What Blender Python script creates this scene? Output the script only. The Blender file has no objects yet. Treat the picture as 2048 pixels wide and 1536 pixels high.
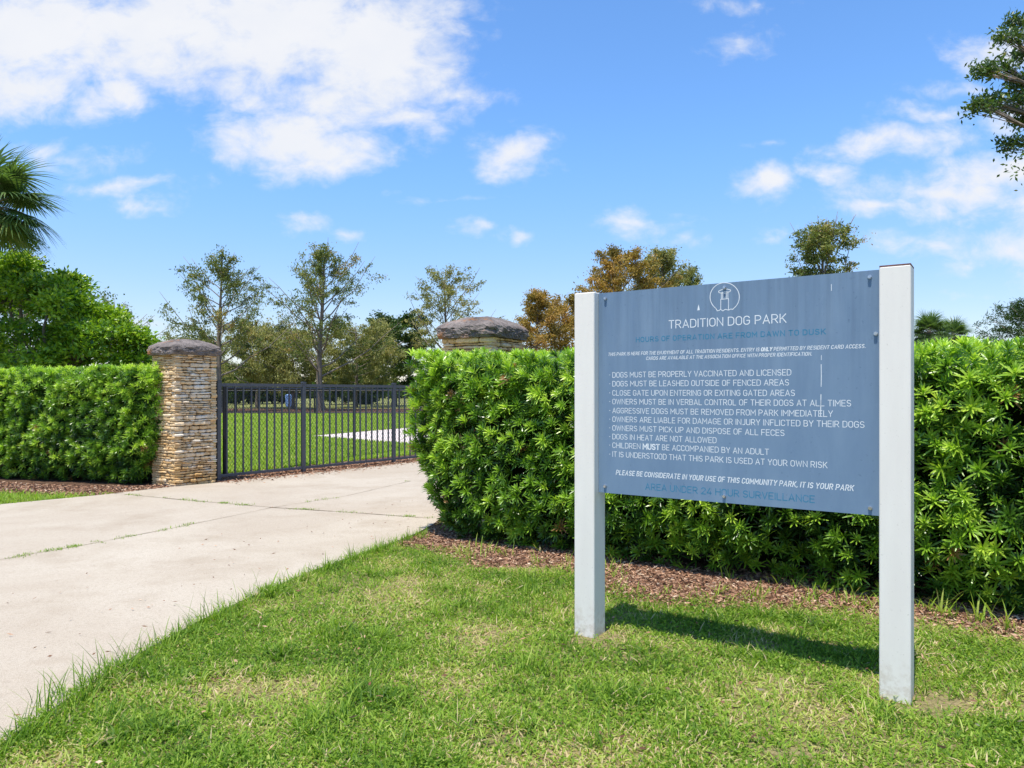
import bpy, math, random
import numpy as np
from mathutils import Vector, noise as mnoise

SC = bpy.context.scene
COL = SC.collection
rng = np.random.default_rng(7)
F, HX, HY, EYE = 1462.0, 1024.0, 786.0, 1.35     # photo focal length in px, principal column, horizon row, eye height

def at(px, Y, py=None):
    """world point on depth Y seen at photo pixel px (py gives its height, else on the ground)"""
    return (((px - HX) / F) * Y, Y, 0.0 if py is None else EYE + (HY - py) / F * Y)

# ------------------------------------------------------------------ camera
cam = bpy.data.cameras.new("camera"); co = bpy.data.objects.new("camera", cam); COL.objects.link(co)
co.location = (0, 0, EYE); co.rotation_euler = (math.radians(90), 0, 0)
cam.sensor_width = 36; cam.lens = 36 * F / 2048; cam.shift_y = 18 / 2048
cam.clip_start = 0.05; cam.clip_end = 3000
SC.camera = co

# ------------------------------------------------------------------ light, sky, exposure
SUN_EL, SUN_AZ = math.radians(73.5), (-0.50, -0.866)
SUN_STRENGTH, SKY_STRENGTH, EXPOSURE = 3.9, 0.14, 0.72
SC.view_settings.view_transform = 'Standard'; SC.view_settings.look = 'None'
SC.view_settings.exposure = EXPOSURE; SC.view_settings.gamma = 1
sl = bpy.data.lights.new("sun", 'SUN'); so = bpy.data.objects.new("sun", sl); COL.objects.link(so)
sl.energy = SUN_STRENGTH; sl.angle = math.radians(0.53); sl.color = (1.0, 0.94, 0.83)
so.rotation_euler = Vector((-SUN_AZ[0] * math.cos(SUN_EL), -SUN_AZ[1] * math.cos(SUN_EL), -math.sin(SUN_EL))).to_track_quat('-Z', 'Y').to_euler()
so.location = (0, 0, 30)

world = bpy.data.worlds.new("World"); SC.world = world; world.use_nodes = True
def build_sky():
    nt = world.node_tree; nt.nodes.clear(); N = nt.nodes.new; L = nt.links.new
    def math_(op, a, b=None, c=None, clamp=False):
        n = N('ShaderNodeMath'); n.operation = op; n.use_clamp = clamp
        for i, v in enumerate((a, b, c)):
            if v is None: continue
            if isinstance(v, (int, float)): n.inputs[i].default_value = v
            else: L(v, n.inputs[i])
        return n.outputs[0]
    def vec_(op, a, b):
        n = N('ShaderNodeVectorMath'); n.operation = op
        for i, v in enumerate((a, b)):
            if v is None: continue
            if isinstance(v, tuple): n.inputs[i].default_value = v
            else: L(v, n.inputs[i])
        return n.outputs['Value'] if op == 'LENGTH' else n.outputs[0]
    out = N('ShaderNodeOutputWorld')
    sky = N('ShaderNodeTexSky'); sky.sky_type = 'NISHITA'; sky.sun_disc = False
    sky.sun_elevation = SUN_EL; sky.sun_rotation = math.atan2(SUN_AZ[0], SUN_AZ[1]) % (2 * math.pi)
    sky.air_density = 1.0; sky.dust_density = 0.35; sky.ozone_density = 1.6; sky.altitude = 0
    hs = N('ShaderNodeHueSaturation'); hs.inputs['Saturation'].default_value = 1.06; hs.inputs['Value'].default_value = 1.0
    air = N('ShaderNodeMix'); air.data_type = 'RGBA'; air.blend_type = 'MULTIPLY'; air.inputs['Factor'].default_value = 1.0
    L(sky.outputs[0], air.inputs['A'])     # a cleaner, bluer air than the model's, hazier low down
    L(air.outputs['Result'], hs.inputs['Color'])
    tcz = N('ShaderNodeTexCoord'); sz = N('ShaderNodeSeparateXYZ'); L(tcz.outputs['Generated'], sz.inputs[0])
    lowr = N('ShaderNodeMapRange'); lowr.interpolation_type = 'SMOOTHSTEP'; lowr.inputs['From Min'].default_value = 0.02; lowr.inputs['From Max'].default_value = 0.34; L(sz.outputs[2], lowr.inputs['Value'])
    tc_ = N('ShaderNodeMix'); tc_.data_type = 'RGBA'; L(lowr.outputs[0], tc_.inputs['Factor'])
    tc_.inputs['A'].default_value = (0.69, 0.66, 0.74, 1); tc_.inputs['B'].default_value = (0.75, 0.92, 1.10, 1); L(tc_.outputs['Result'], air.inputs['B'])
    bg = N('ShaderNodeBackground'); L(hs.outputs[0], bg.inputs[0]); bg.inputs[1].default_value = SKY_STRENGTH
    tc = N('ShaderNodeTexCoord'); sep = N('ShaderNodeSeparateXYZ'); L(tc.outputs['Generated'], sep.inputs[0])
    y = math_('MAXIMUM', sep.outputs[1], 0.02)
    u = math_('DIVIDE', sep.outputs[0], y); v = math_('DIVIDE', sep.outputs[2], y)
    cx = N('ShaderNodeCombineXYZ'); L(u, cx.inputs[0]); L(v, cx.inputs[1]); P = cx.outputs[0]
    def noise(vec, scale, detail, rough, dist=0.0):
        n = N('ShaderNodeTexNoise'); n.inputs['Scale'].default_value = scale; n.inputs['Detail'].default_value = detail
        n.inputs['Roughness'].default_value = rough; n.inputs['Distortion'].default_value = dist; L(vec, n.inputs['Vector']); return n
    # stretch the noise a little sideways, warp the positions so blob outlines break up
    st = vec_('MULTIPLY', P, (1.0, 1.45, 1.0))
    wn = noise(st, 7.0, 4, 0.6)
    warp = vec_('MULTIPLY', vec_('SUBTRACT', wn.outputs['Color'], (0.5, 0.5, 0.5)), (0.13, 0.085, 0.0))
    Q = vec_('ADD', P, warp)
    blobs = [ # direction of each cloud (photo px), half width, half height, weight
        (60,60,200,110,1.0),(300,60,240,105,1.0),(560,60,230,115,1.0),(740,90,150,140,1.0),(690,190,150,65,.85),(40,165,110,55,.9),(215,180,75,40,.85),
        (370,165,60,35,.6),(565,275,125,52,.95),(665,295,105,40,.95),(500,210,50,35,.6),(820,225,130,32,.62),(915,200,50,24,.55),(910,60,70,45,.42),
        (95,290,60,28,.6),(150,315,110,26,.42),(250,372,110,17,.48),(285,408,70,14,.45),(530,335,55,16,.45),(1020,308,75,34,.68),
        (612,442,50,20,.6),(682,462,36,14,.5),(960,467,60,16,.52),(1028,475,26,14,.52),(1280,437,75,24,.62),(1532,362,56,36,.8),(1485,75,60,32,.5),
        (1385,468,40,20,.4),(1510,277,40,12,.38),(1640,333,80,22,.62),(1735,300,95,24,.62),(1830,280,120,30,.62),(1870,228,80,20,.52),(1985,108,80,30,.7),
        (1930,180,80,20,.5),(2050,235,70,35,.65),(1905,382,170,34,.85),(2020,352,120,42,.85),(1750,420,90,22,.65),(2020,482,150,40,.6),
        (1860,490,140,20,.55),(1560,480,60,12,.3),(310,640,60,14,.4),(1900,590,40,10,.35),(1475,5,60,14,.4),(900,395,80,8,.25),(2180,430,160,120,.8)]
    acc = None
    for (bx, by, rx, ry, w) in blobs:
        c = ((bx - HX) / F, (HY - by) / F, 0.0)
        d = vec_('MULTIPLY', vec_('SUBTRACT', Q, c), (F / rx, F / ry, 0.0))
        ln = vec_('LENGTH', d, None)
        m = math_('MULTIPLY_ADD', ln, -0.62 * w, 1.12 * w)
        acc = m if acc is None else math_('MAXIMUM', acc, m)
    fn = noise(st, 16.0, 9, 0.62, 0.25)
    fine = math_('MULTIPLY', math_('SUBTRACT', fn.outputs['Fac'], 0.5), 1.35)
    s = math_('ADD', acc, fine)
    mr = N('ShaderNodeMapRange'); mr.interpolation_type = 'SMOOTHSTEP'
    mr.inputs['From Min'].default_value = 0.10; mr.inputs['From Max'].default_value = 0.90
    L(s, mr.inputs['Value'])
    front = math_('GREATER_THAN', sep.outputs[1], 0.05)
    mask = math_('MULTIPLY', math_('MULTIPLY', mr.outputs[0], front), 0.97)
    tn = noise(st, 9.0, 6, 0.55)
    cr = N('ShaderNodeMix'); cr.data_type = 'RGBA'; L(tn.outputs['Fac'], cr.inputs['Factor'])
    cr.inputs['A'].default_value = (0.74, 0.77, 0.84, 1); cr.inputs['B'].default_value = (0.86, 0.86, 0.87, 1)
    bc = N('ShaderNodeBackground'); L(cr.outputs['Result'], bc.inputs[0]); bc.inputs[1].default_value = 0.68
    mx = N('ShaderNodeMixShader'); L(mask, mx.inputs[0]); L(bg.outputs[0], mx.inputs[1]); L(bc.outputs[0], mx.inputs[2])
    L(mx.outputs[0], out.inputs[0])
build_sky()

# ------------------------------------------------------------------ helpers
def tag(o, label=None, cat=None, group=None, kind=None):
    if label: o['label'] = label
    if cat: o['category'] = cat
    if group: o['group'] = group
    if kind: o['kind'] = kind
    return o
def empty(name, loc=(0, 0, 0), rz=0.0):
    o = bpy.data.objects.new(name, None); COL.objects.link(o); o.location = loc; o.rotation_euler = (0, 0, rz)
    o.empty_display_size = 0.2
    return o
class MB:
    """collects vertices / faces, then links them as one mesh object"""
    def __init__(s): s.V = []; s.F = {}; s.T = []; s.n = 0
    def add(s, V, Fc, t=0.5):
        V = np.asarray(V, float).reshape(-1, 3); Fc = np.asarray(Fc, np.int64)
        s.V.append(V); s.F.setdefault(Fc.shape[1], []).append(Fc + s.n)
        s.T.append(np.broadcast_to(np.asarray(t, float), (len(V),))); s.n += len(V)
    def box(s, c, size, R=None, t=0.5):
        x, y, z = [v / 2 for v in size]
        V = np.array([(-x,-y,-z),(x,-y,-z),(x,y,-z),(-x,y,-z),(-x,-y,z),(x,-y,z),(x,y,z),(-x,y,z)])
        if R is not None: V = V @ np.asarray(R).T
        s.add(V + np.asarray(c), [(0,3,2,1),(4,5,6,7),(0,1,5,4),(1,2,6,5),(2,3,7,6),(3,0,4,7)], t)
    def tube(s, pts, rad, sides=6, t=0.5, cap=True):
        pts = np.asarray(pts, float); n = len(pts); rad = np.broadcast_to(rad, (n,))
        tan = np.gradient(pts, axis=0); tan /= np.linalg.norm(tan, axis=1, keepdims=True) + 1e-9
        ref = np.array((0.0, 0, 1)) if abs(tan[0, 2]) < 0.9 else np.array((1.0, 0, 0))
        a = np.cross(tan, ref); a /= np.linalg.norm(a, axis=1, keepdims=True) + 1e-9; b = np.cross(tan, a)
        th = np.arange(sides) / sides * 2 * np.pi
        V = pts[:, None] + rad[:, None, None] * (np.cos(th)[None, :, None] * a[:, None] + np.sin(th)[None, :, None] * b[:, None])
        i = np.arange(n - 1)[:, None] * sides; j = np.arange(sides)[None]; k = (j + 1) % sides
        Fc = np.stack([i + j, i + k, i + sides + k, i + sides + j], -1).reshape(-1, 4)
        s.add(V.reshape(-1, 3), Fc, t)
        if cap:
            s.F.setdefault(sides, []).append(np.arange(sides)[None] + s.n - sides)
    def build(s, name, m, parent=None, smooth=False):
        V = np.concatenate(s.V); T = np.concatenate(s.T)
        me = bpy.data.meshes.new(name)
        me.vertices.add(len(V)); me.vertices.foreach_set('co', V.astype(np.float32).ravel())
        loops = []; tot = []
        for k, fl in s.F.items():
            a = np.concatenate(fl); loops.append(a.ravel()); tot.append(np.full(len(a), k))
        loops = np.concatenate(loops); tot = np.concatenate(tot); start = np.concatenate([[0], np.cumsum(tot)[:-1]])
        me.loops.add(len(loops)); me.loops.foreach_set('vertex_index', loops.astype(np.int32))
        me.polygons.add(len(tot)); me.polygons.foreach_set('loop_start', start.astype(np.int32)); me.polygons.foreach_set('loop_total', tot.astype(np.int32))
        me.polygons.foreach_set('use_smooth', np.full(len(tot), smooth))
        at_ = me.attributes.new('tint', 'FLOAT', 'POINT'); at_.data.foreach_set('value', T.astype(np.float32))
        me.update(calc_edges=True); me.validate()
        me.materials.append(m)
        o = bpy.data.objects.new(name, me); COL.objects.link(o)
        if parent: o.parent = parent
        return o
def unit(v): return v / (np.linalg.norm(v, axis=-1, keepdims=True) + 1e-9)
def rand_dirs(n): return unit(rng.normal(size=(n, 3)))
def leaves(mb, pos, axis, length, width, tint, fold=0.0):
    """diamond leaves: base at pos, pointing along axis"""
    n = len(pos); axis = unit(axis); side = unit(np.cross(axis, rand_dirs(n)))
    length = np.broadcast_to(length, (n,))[:, None]; width = np.broadcast_to(width, (n,))[:, None]
    up = np.cross(side, axis)
    mid = pos + axis * length * 0.48
    V = np.stack([pos, mid + side * width / 2 + up * fold * width, pos + axis * length, mid - side * width / 2 + up * fold * width], 1)
    mb.add(V.reshape(-1, 3), np.arange(n * 4).reshape(n, 4), np.repeat(tint, 4))
def straps(mb, pos, axis, length, width, tint, curl, nseg=3, taper=(0.55, 1.0, 0.85, 0.08), flat=None):
    """curved strap leaves / grass blades: nseg quads each, bending towards vector curl"""
    n = len(pos); axis = unit(axis)
    length = np.broadcast_to(length, (n,)); width = np.broadcast_to(width, (n,))
    sd = np.cross(axis, curl + 1e-6 if flat is None else flat); side = unit(sd)
    V = np.empty((n, nseg + 1, 2, 3)); p = pos.copy(); d = axis.copy()
    for k in range(nseg + 1):
        w = (width * taper[min(k, len(taper) - 1)] / 2)[:, None]
        V[:, k, 0] = p - side * w; V[:, k, 1] = p + side * w
        p = p + d * (length / nseg)[:, None]; d = unit(d + curl / nseg)
    b = np.arange(n)[:, None] * (nseg + 1) * 2 + np.arange(nseg)[None] * 2
    Fc = np.stack([b, b + 1, b + 3, b + 2], -1).reshape(-1, 4)
    mb.add(V.reshape(-1, 3), Fc, np.repeat(tint, (nseg + 1) * 2))
def fbm(x, y, s=1.0, seed=0.0):
    return np.array([mnoise.fractal(Vector((a * s + seed, b * s - seed, seed)), 1.0, 2.0, 4) for a, b in zip(x, y)])

# ------------------------------------------------------------------ materials
class NT:
    def __init__(s, name):
        s.m = bpy.data.materials.new(name); s.m.use_nodes = True; s.t = s.m.node_tree; s.t.nodes.clear()
        s.out = s.n('ShaderNodeOutputMaterial'); s.b = s.n('ShaderNodeBsdfPrincipled'); s.l(s.b.outputs[0], s.out.inputs[0])
    def n(s, k): return s.t.nodes.new(k)
    def l(s, a, b): s.t.links.new(a, b)
    def coord(s): return s.n('ShaderNodeTexCoord').outputs['Object']
    def pos(s): return s.n('ShaderNodeNewGeometry').outputs['Position']
    def noise(s, vec, scale, detail=5, rough=0.6, dist=0.0, out='Fac'):
        q = s.n('ShaderNodeTexNoise'); q.inputs['Scale'].default_value = scale; q.inputs['Detail'].default_value = detail
        q.inputs['Roughness'].default_value = rough; q.inputs['Distortion'].default_value = dist; s.l(vec, q.inputs['Vector']); return q.outputs[out]
    def ramp(s, fac, stops):
        r = s.n('ShaderNodeValToRGB'); s.l(fac, r.inputs[0]); e = r.color_ramp.elements
        while len(e) < len(stops): e.new(0.5)
        for el, (p, c) in zip(e, stops):
            el.position = p; el.color = (*c, 1) if isinstance(c, tuple) else (c, c, c, 1)
        return r.outputs[0]
    def mix(s, fac, a, b, mode='MIX'):
        q = s.n('ShaderNodeMix'); q.data_type = 'RGBA'; q.blend_type = mode
        for sock, v in ((q.inputs['Factor'], fac), (q.inputs['A'], a), (q.inputs['B'], b)):
            if isinstance(v, tuple): sock.default_value = (*v, 1)
            elif isinstance(v, (int, float)): sock.default_value = v
            else: s.l(v, sock)
        return q.outputs['Result']
    def attr(s, a='tint'):
        q = s.n('ShaderNodeAttribute'); q.attribute_name = a; return q.outputs['Fac']
    def scale(s, vec, v):
        q = s.n('ShaderNodeMapping'); q.inputs['Scale'].default_value = v; s.l(vec, q.inputs[0]); return q.outputs[0]
    def bump(s, h, strength=0.3, dist=0.01):
        q = s.n('ShaderNodeBump'); q.inputs['Strength'].default_value = strength; q.inputs['Distance'].default_value = dist
        s.l(h, q.inputs['Height']); s.l(q.outputs[0], s.b.inputs['Normal']); return q
    def base(s, c, rough=0.6, spec=0.5):
        if isinstance(c, tuple): s.b.inputs['Base Color'].default_value = (*c, 1)
        else: s.l(c, s.b.inputs['Base Color'])
        s.b.inputs['Roughness'].default_value = rough; s.b.inputs['Specular IOR Level'].default_value = spec
def leaf_mat(name, stops, rough=0.45, trans=0.3, spec=0.4, tcol=1.6):
    q = NT(name); c = q.ramp(q.attr(), stops); q.base(c, rough, spec)
    tr = q.n('ShaderNodeBsdfTranslucent'); cc = q.mix(1.0, c, (tcol, tcol * 1.05, tcol * 0.5), 'MULTIPLY'); q.l(cc, tr.inputs[0])
    mx = q.n('ShaderNodeMixShader'); mx.inputs[0].default_value = trans
    q.l(q.b.outputs[0], mx.inputs[1]); q.l(tr.outputs[0], mx.inputs[2]); q.l(mx.outputs[0], q.out.inputs[0])
    return q.m
def tint_mat(name, stops, rough=0.7, spec=0.3, nscale=30, namt=0.35):
    q = NT(name); c = q.ramp(q.attr(), stops); nz = q.noise(q.coord(), nscale, 5)
    c = q.mix(namt, c, q.ramp(nz, [(0.3, 0.25), (0.7, 0.85)]), 'OVERLAY'); q.base(c, rough, spec); q.bump(nz, 0.35, 0.006); return q.m
M = {}
def make_materials():
    q = NT('concrete'); p = q.pos()
    big = q.noise(p, 0.55, 5, 0.6, 0.6); mid = q.noise(p, 1.1, 8, 0.72, 0.15); fine = q.noise(p, 60, 4, 0.7); grit = q.noise(p, 260, 2, 0.6)
    c = q.ramp(big, [(0.32, (0.375, 0.310, 0.235)), (0.55, (0.435, 0.375, 0.295)), (0.75, (0.475, 0.418, 0.335))])
    c = q.mix(q.ramp(mid, [(0.50, 0.0), (0.72, 0.7)]), c, (0.29, 0.225, 0.155))
    c = q.mix(q.ramp(fine, [(0.36, 0.5), (0.5, 0.0)]), c, (0.30, 0.25, 0.19))
    c = q.mix(q.ramp(grit, [(0.34, 0.7), (0.44, 0.0)]), c, (0.22, 0.18, 0.14))
    c = q.mix(q.ramp(grit, [(0.58, 0.0), (0.68, 0.5)]), c, (0.60, 0.55, 0.47))
    q.base(c, 0.85, 0.25); q.bump(q.mix(0.5, fine, grit), 0.25, 0.004); M['concrete'] = q.m
    q = NT('inner_concrete'); p = q.pos(); c = q.ramp(q.noise(p, 1.2, 5), [(0.3, (0.60, 0.50, 0.45)), (0.7, (0.68, 0.60, 0.55))]); q.base(c, 0.85, 0.2); M['inner_concrete'] = q.m
    q = NT('soil'); p = q.pos(); c = q.ramp(q.noise(p, 14, 6, 0.7), [(0.3, (0.035, 0.022, 0.014)), (0.55, (0.12, 0.07, 0.045)), (0.8, (0.22, 0.14, 0.09))])
    q.base(c, 0.95, 0.1); q.bump(q.noise(p, 60, 5, 0.7), 0.8, 0.02); M['soil'] = q.m
    q = NT('lawn'); p = q.pos(); a = q.noise(p, 0.35, 5, 0.6); b = q.noise(p, 9, 6, 0.7); f = q.noise(p, 70, 4, 0.7)
    c = q.ramp(a, [(0.3, (0.12, 0.19, 0.03)), (0.55, (0.18, 0.25, 0.045)), (0.75, (0.25, 0.26, 0.08))])
    c = q.mix(q.ramp(b, [(0.40, 0.0), (0.66, 0.85)]), c, (0.40, 0.29, 0.17))
    c = q.mix(q.ramp(f, [(0.35, 0.7), (0.55, 0.0)]), c, (0.06, 0.075, 0.02))
    q.base(c, 0.9, 0.1); q.bump(f, 1.0, 0.03); M['lawn'] = q.m
    M['grass'] = leaf_mat('grass', [(0.0, (0.055, 0.13, 0.014)), (0.3, (0.15, 0.265, 0.024)), (0.62, (0.275, 0.40, 0.045)), (0.80, (0.42, 0.48, 0.115)), (0.86, (0.56, 0.46, 0.25)), (1.0, (0.62, 0.48, 0.30))], 0.55, 0.38, 0.25)
    M['chips'] = tint_mat('chips', [(0.0, (0.09, 0.045, 0.028)), (0.4, (0.28, 0.145, 0.085)), (0.75, (0.46, 0.28, 0.18)), (1.0, (0.60, 0.46, 0.33))], 0.85, 0.15)
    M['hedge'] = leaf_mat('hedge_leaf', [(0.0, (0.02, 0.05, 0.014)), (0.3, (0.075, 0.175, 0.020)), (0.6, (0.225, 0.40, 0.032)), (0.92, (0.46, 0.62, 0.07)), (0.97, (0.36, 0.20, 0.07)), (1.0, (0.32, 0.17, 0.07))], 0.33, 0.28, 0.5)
    M['core'] = tint_mat('hedge_dark_core', [(0.0, (0.010, 0.016, 0.006)), (1.0, (0.016, 0.024, 0.008))], 0.95, 0.05)  # near-black fill for the hedge inside, shade set as colour
    M['bark'] = tint_mat('bark', [(0.0, (0.10, 0.075, 0.055)), (0.5, (0.20, 0.165, 0.13)), (1.0, (0.36, 0.31, 0.26))], 0.9, 0.1, 9)
    M['broad'] = leaf_mat('broad_leaf', [(0.0, (0.025, 0.075, 0.007)), (0.38, (0.10, 0.22, 0.014)), (0.68, (0.27, 0.41, 0.022)), (1.0, (0.44, 0.54, 0.06))], 0.36, 0.3, 0.4)
    M['oak'] = leaf_mat('oak_leaf', [(0.0, (0.022, 0.05, 0.012)), (0.55, (0.065, 0.12, 0.02)), (0.9, (0.14, 0.18, 0.035)), (1.0, (0.20, 0.18, 0.05))], 0.4, 0.28, 0.4)
    M['cyp_green'] = leaf_mat('cypress_green', [(0.0, (0.07, 0.10, 0.03)), (0.5, (0.16, 0.20, 0.05)), (0.85, (0.28, 0.26, 0.08)), (1.0, (0.38, 0.25, 0.09))], 0.6, 0.3, 0.2, 1.3)
    M['cyp_olive'] = leaf_mat('cypress_olive', [(0.0, (0.11, 0.13, 0.045)), (0.5, (0.24, 0.255, 0.08)), (1.0, (0.38, 0.33, 0.12))], 0.6, 0.3, 0.2, 1.3)
    M['cyp_rust'] = leaf_mat('cypress_rust', [(0.0, (0.15, 0.12, 0.03)), (0.5, (0.32, 0.23, 0.05)), (1.0, (0.48, 0.28, 0.08))], 0.6, 0.3, 0.2, 1.3)
    M['far'] = leaf_mat('far_leaf', [(0.0, (0.025, 0.06, 0.012)), (0.5, (0.06, 0.12, 0.02)), (1.0, (0.13, 0.19, 0.03))], 0.6, 0.25, 0.2)
    M['palm'] = leaf_mat('palm_frond', [(0.0, (0.04, 0.08, 0.024)), (0.5, (0.10, 0.17, 0.045)), (0.85, (0.18, 0.24, 0.07)), (0.95, (0.28, 0.25, 0.10)), (1.0, (0.36, 0.30, 0.15))], 0.42, 0.25, 0.45)
    q = NT('stone'); t = q.attr(); p = q.coord(); nz = q.noise(p, 22, 6, 0.7); n2 = q.noise(p, 3.0, 4, 0.6)
    c = q.ramp(t, [(0.0, (0.44, 0.275, 0.13)), (0.35, (0.64, 0.45, 0.245)), (0.7, (0.74, 0.565, 0.355)), (1.0, (0.76, 0.67, 0.54))])
    c = q.mix(q.ramp(n2, [(0.45, 0.0), (0.7, 0.6)]), c, (0.55, 0.33, 0.12))
    sz = q.n('ShaderNodeSeparateXYZ'); q.l(p, sz.inputs[0]); lo = q.n('ShaderNodeMapRange'); lo.inputs['From Min'].default_value = 0.75; lo.inputs['From Max'].default_value = 0.1; lo.inputs['To Max'].default_value = 0.8; q.l(sz.outputs[2], lo.inputs['Value'])
    lm = q.n('ShaderNodeMath'); lm.operation = 'MULTIPLY'; q.l(lo.outputs[0], lm.inputs[0]); q.l(q.ramp(n2, [(0.30, 0.1), (0.60, 1.0)]), lm.inputs[1])
    c = q.mix(lm.outputs[0], c, (0.60, 0.37, 0.14))          # iron stain left by sprinklers
    c = q.mix(q.ramp(nz, [(0.28, 0.6), (0.46, 0.0)]), c, (0.22, 0.15, 0.09))
    q.base(c, 0.9, 0.15); q.bump(nz, 0.6, 0.012); M['stone'] = q.m
    q = NT('mortar'); q.base((0.05, 0.036, 0.024), 0.95, 0.1); q.bump(q.noise(q.coord(), 40), 0.5, 0.01); M['mortar'] = q.m
    q = NT('cap_stone'); p = q.coord(); a = q.noise(p, 5.5, 6, 0.65, 0.4); b = q.noise(q.scale(p, (1, 1, 1)), 3.2, 5, 0.6, 0.8); f = q.noise(p, 35, 6, 0.75)
    c = q.ramp(a, [(0.3, (0.085, 0.072, 0.066)), (0.52, (0.19, 0.162, 0.148)), (0.75, (0.31, 0.265, 0.24))])
    c = q.mix(q.ramp(b, [(0.55, 0.0), (0.66, 0.75)]), c, (0.36, 0.15, 0.04))
    c = q.mix(q.ramp(f, [(0.32, 0.7), (0.5, 0.0)]), c, (0.025, 0.022, 0.02))
    q.base(c, 0.92, 0.15); q.bump(f, 0.8, 0.02); M['cap_stone'] = q.m
    q = NT('fence_paint'); nz = q.noise(q.coord(), 40, 4); q.base(q.ramp(nz, [(0.3, (0.050, 0.054, 0.068)), (0.7, (0.078, 0.084, 0.102))]), 0.42, 0.5); M['fence'] = q.m
    q = NT('black_vinyl'); nz = q.noise(q.coord(), 40, 4); q.base(q.ramp(nz, [(0.3, (0.010, 0.011, 0.014)), (0.7, (0.022, 0.024, 0.03))]), 0.45, 0.4); M['black'] = q.m
    q = NT('post_paint'); p = q.coord(); a = q.noise(q.scale(p, (6, 6, 1.2)), 2.0, 5); f = q.noise(p, 90, 3, 0.7)
    c = q.ramp(a, [(0.3, (0.76, 0.71, 0.65)), (0.7, (0.81, 0.765, 0.70))])
    c = q.mix(q.ramp(f, [(0.28, 0.35), (0.36, 0.0)]), c, (0.40, 0.36, 0.31))
    sp = q.n('ShaderNodeSeparateXYZ'); q.l(p, sp.inputs[0])
    mr = q.n('ShaderNodeMapRange'); mr.inputs['From Min'].default_value = 0.22; mr.inputs['From Max'].default_value = 0.0; q.l(sp.outputs[2], mr.inputs['Value'])
    sf = q.n('ShaderNodeMath'); sf.operation = 'MULTIPLY'; q.l(mr.outputs[0], sf.inputs[0]); q.l(q.ramp(q.noise(p, 26, 5, 0.7), [(0.44, 0.0), (0.66, 0.65)]), sf.inputs[1])
    c = q.mix(sf.outputs[0], c, (0.42, 0.31, 0.20))   # soil splashes near the foot
    q.base(c, 0.5, 0.4); q.bump(f, 0.06, 0.002); M['post'] = q.m
    q = NT('panel_paint'); p = q.coord(); a = q.noise(q.scale(p, (3.0, 1, 0.7)), 2.2, 6, 0.65, 0.4); f = q.noise(p, 55, 3, 0.6); d = q.noise(q.scale(p, (7, 1, 4)), 3.0, 5, 0.7)
    c = q.ramp(a, [(0.28, (0.140, 0.214, 0.318)), (0.55, (0.168, 0.248, 0.354)), (0.78, (0.198, 0.280, 0.385))])
    stk = q.noise(q.scale(p, (16, 1, 0.55)), 2.4, 5, 0.6); sx = q.n('ShaderNodeSeparateXYZ'); q.l(p, sx.inputs[0])
    ztop_ = q.n('ShaderNodeMapRange'); ztop_.inputs['From Min'].default_value = -0.2; ztop_.inputs['From Max'].default_value = 0.55; ztop_.inputs['To Max'].default_value = 0.45; q.l(sx.outputs[2], ztop_.inputs['Value'])
    gm = q.n('ShaderNodeMath'); gm.operation = 'MULTIPLY'; q.l(q.ramp(stk, [(0.40, 0.0), (0.68, 1.0)]), gm.inputs[0]); q.l(ztop_.outputs[0], gm.inputs[1])
    c = q.mix(gm.outputs[0], c, (0.105, 0.155, 0.225))      # grime run down from the top edge
    c = q.mix(q.ramp(f, [(0.26, 0.35), (0.35, 0.0)]), c, (0.07, 0.11, 0.17))
    c = q.mix(q.ramp(d, [(0.60, 0.0), (0.78, 0.3)]), c, (0.24, 0.33, 0.46))
    q.base(c, 0.8, 0.12); M['panel'] = q.m
    q = NT('white_lettering'); q.base(q.ramp(q.noise(q.coord(), 60, 4), [(0.3, (0.66, 0.70, 0.74)), (0.6, (0.78, 0.80, 0.82))]), 0.8, 0.1); M['white'] = q.m
    q = NT('teal_lettering'); q.base(q.ramp(q.noise(q.coord(), 45, 5, 0.7), [(0.34, (0.13, 0.245, 0.40)), (0.43, (0.055, 0.205, 0.335)), (0.7, (0.035, 0.195, 0.315))]), 0.8, 0.1); M['teal'] = q.m
    q = NT('steel'); q.base((0.50, 0.51, 0.53), 0.25, 0.5); q.b.inputs['Metallic'].default_value = 0.9; M['steel'] = q.m
    q = NT('rust'); q.base(q.ramp(q.noise(q.coord(), 50, 4), [(0.3, (0.13, 0.05, 0.04)), (0.7, (0.24, 0.12, 0.10))]), 0.8, 0.2); M['rust'] = q.m
    q = NT('dirt_joint'); q.base(q.ramp(q.noise(q.pos(), 40, 4), [(0.3, (0.10, 0.075, 0.05)), (0.7, (0.30, 0.235, 0.165))]), 0.95, 0.1); M['joint'] = q.m
    q = NT('pale_blue_plastic'); q.base(q.ramp(q.noise(q.coord(), 6, 3), [(0.3, (0.22, 0.36, 0.62)), (0.7, (0.30, 0.46, 0.72))]), 0.45, 0.4); M['bluebin'] = q.m
make_materials()

# axes shared by sign, hedge, pillars and entrance: D runs away to the left, N runs away to the right
D = np.array((-0.830, 0.558, 0.0)); NN = np.array((0.558, 0.830, 0.0)); UP = np.array((0, 0, 1.0))
def dn(d, n, z=0.0):
    d = np.asarray(d, float); n = np.asarray(n, float)
    return d[..., None] * D + n[..., None] * NN + np.asarray(z, float)[..., None] * UP

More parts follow.
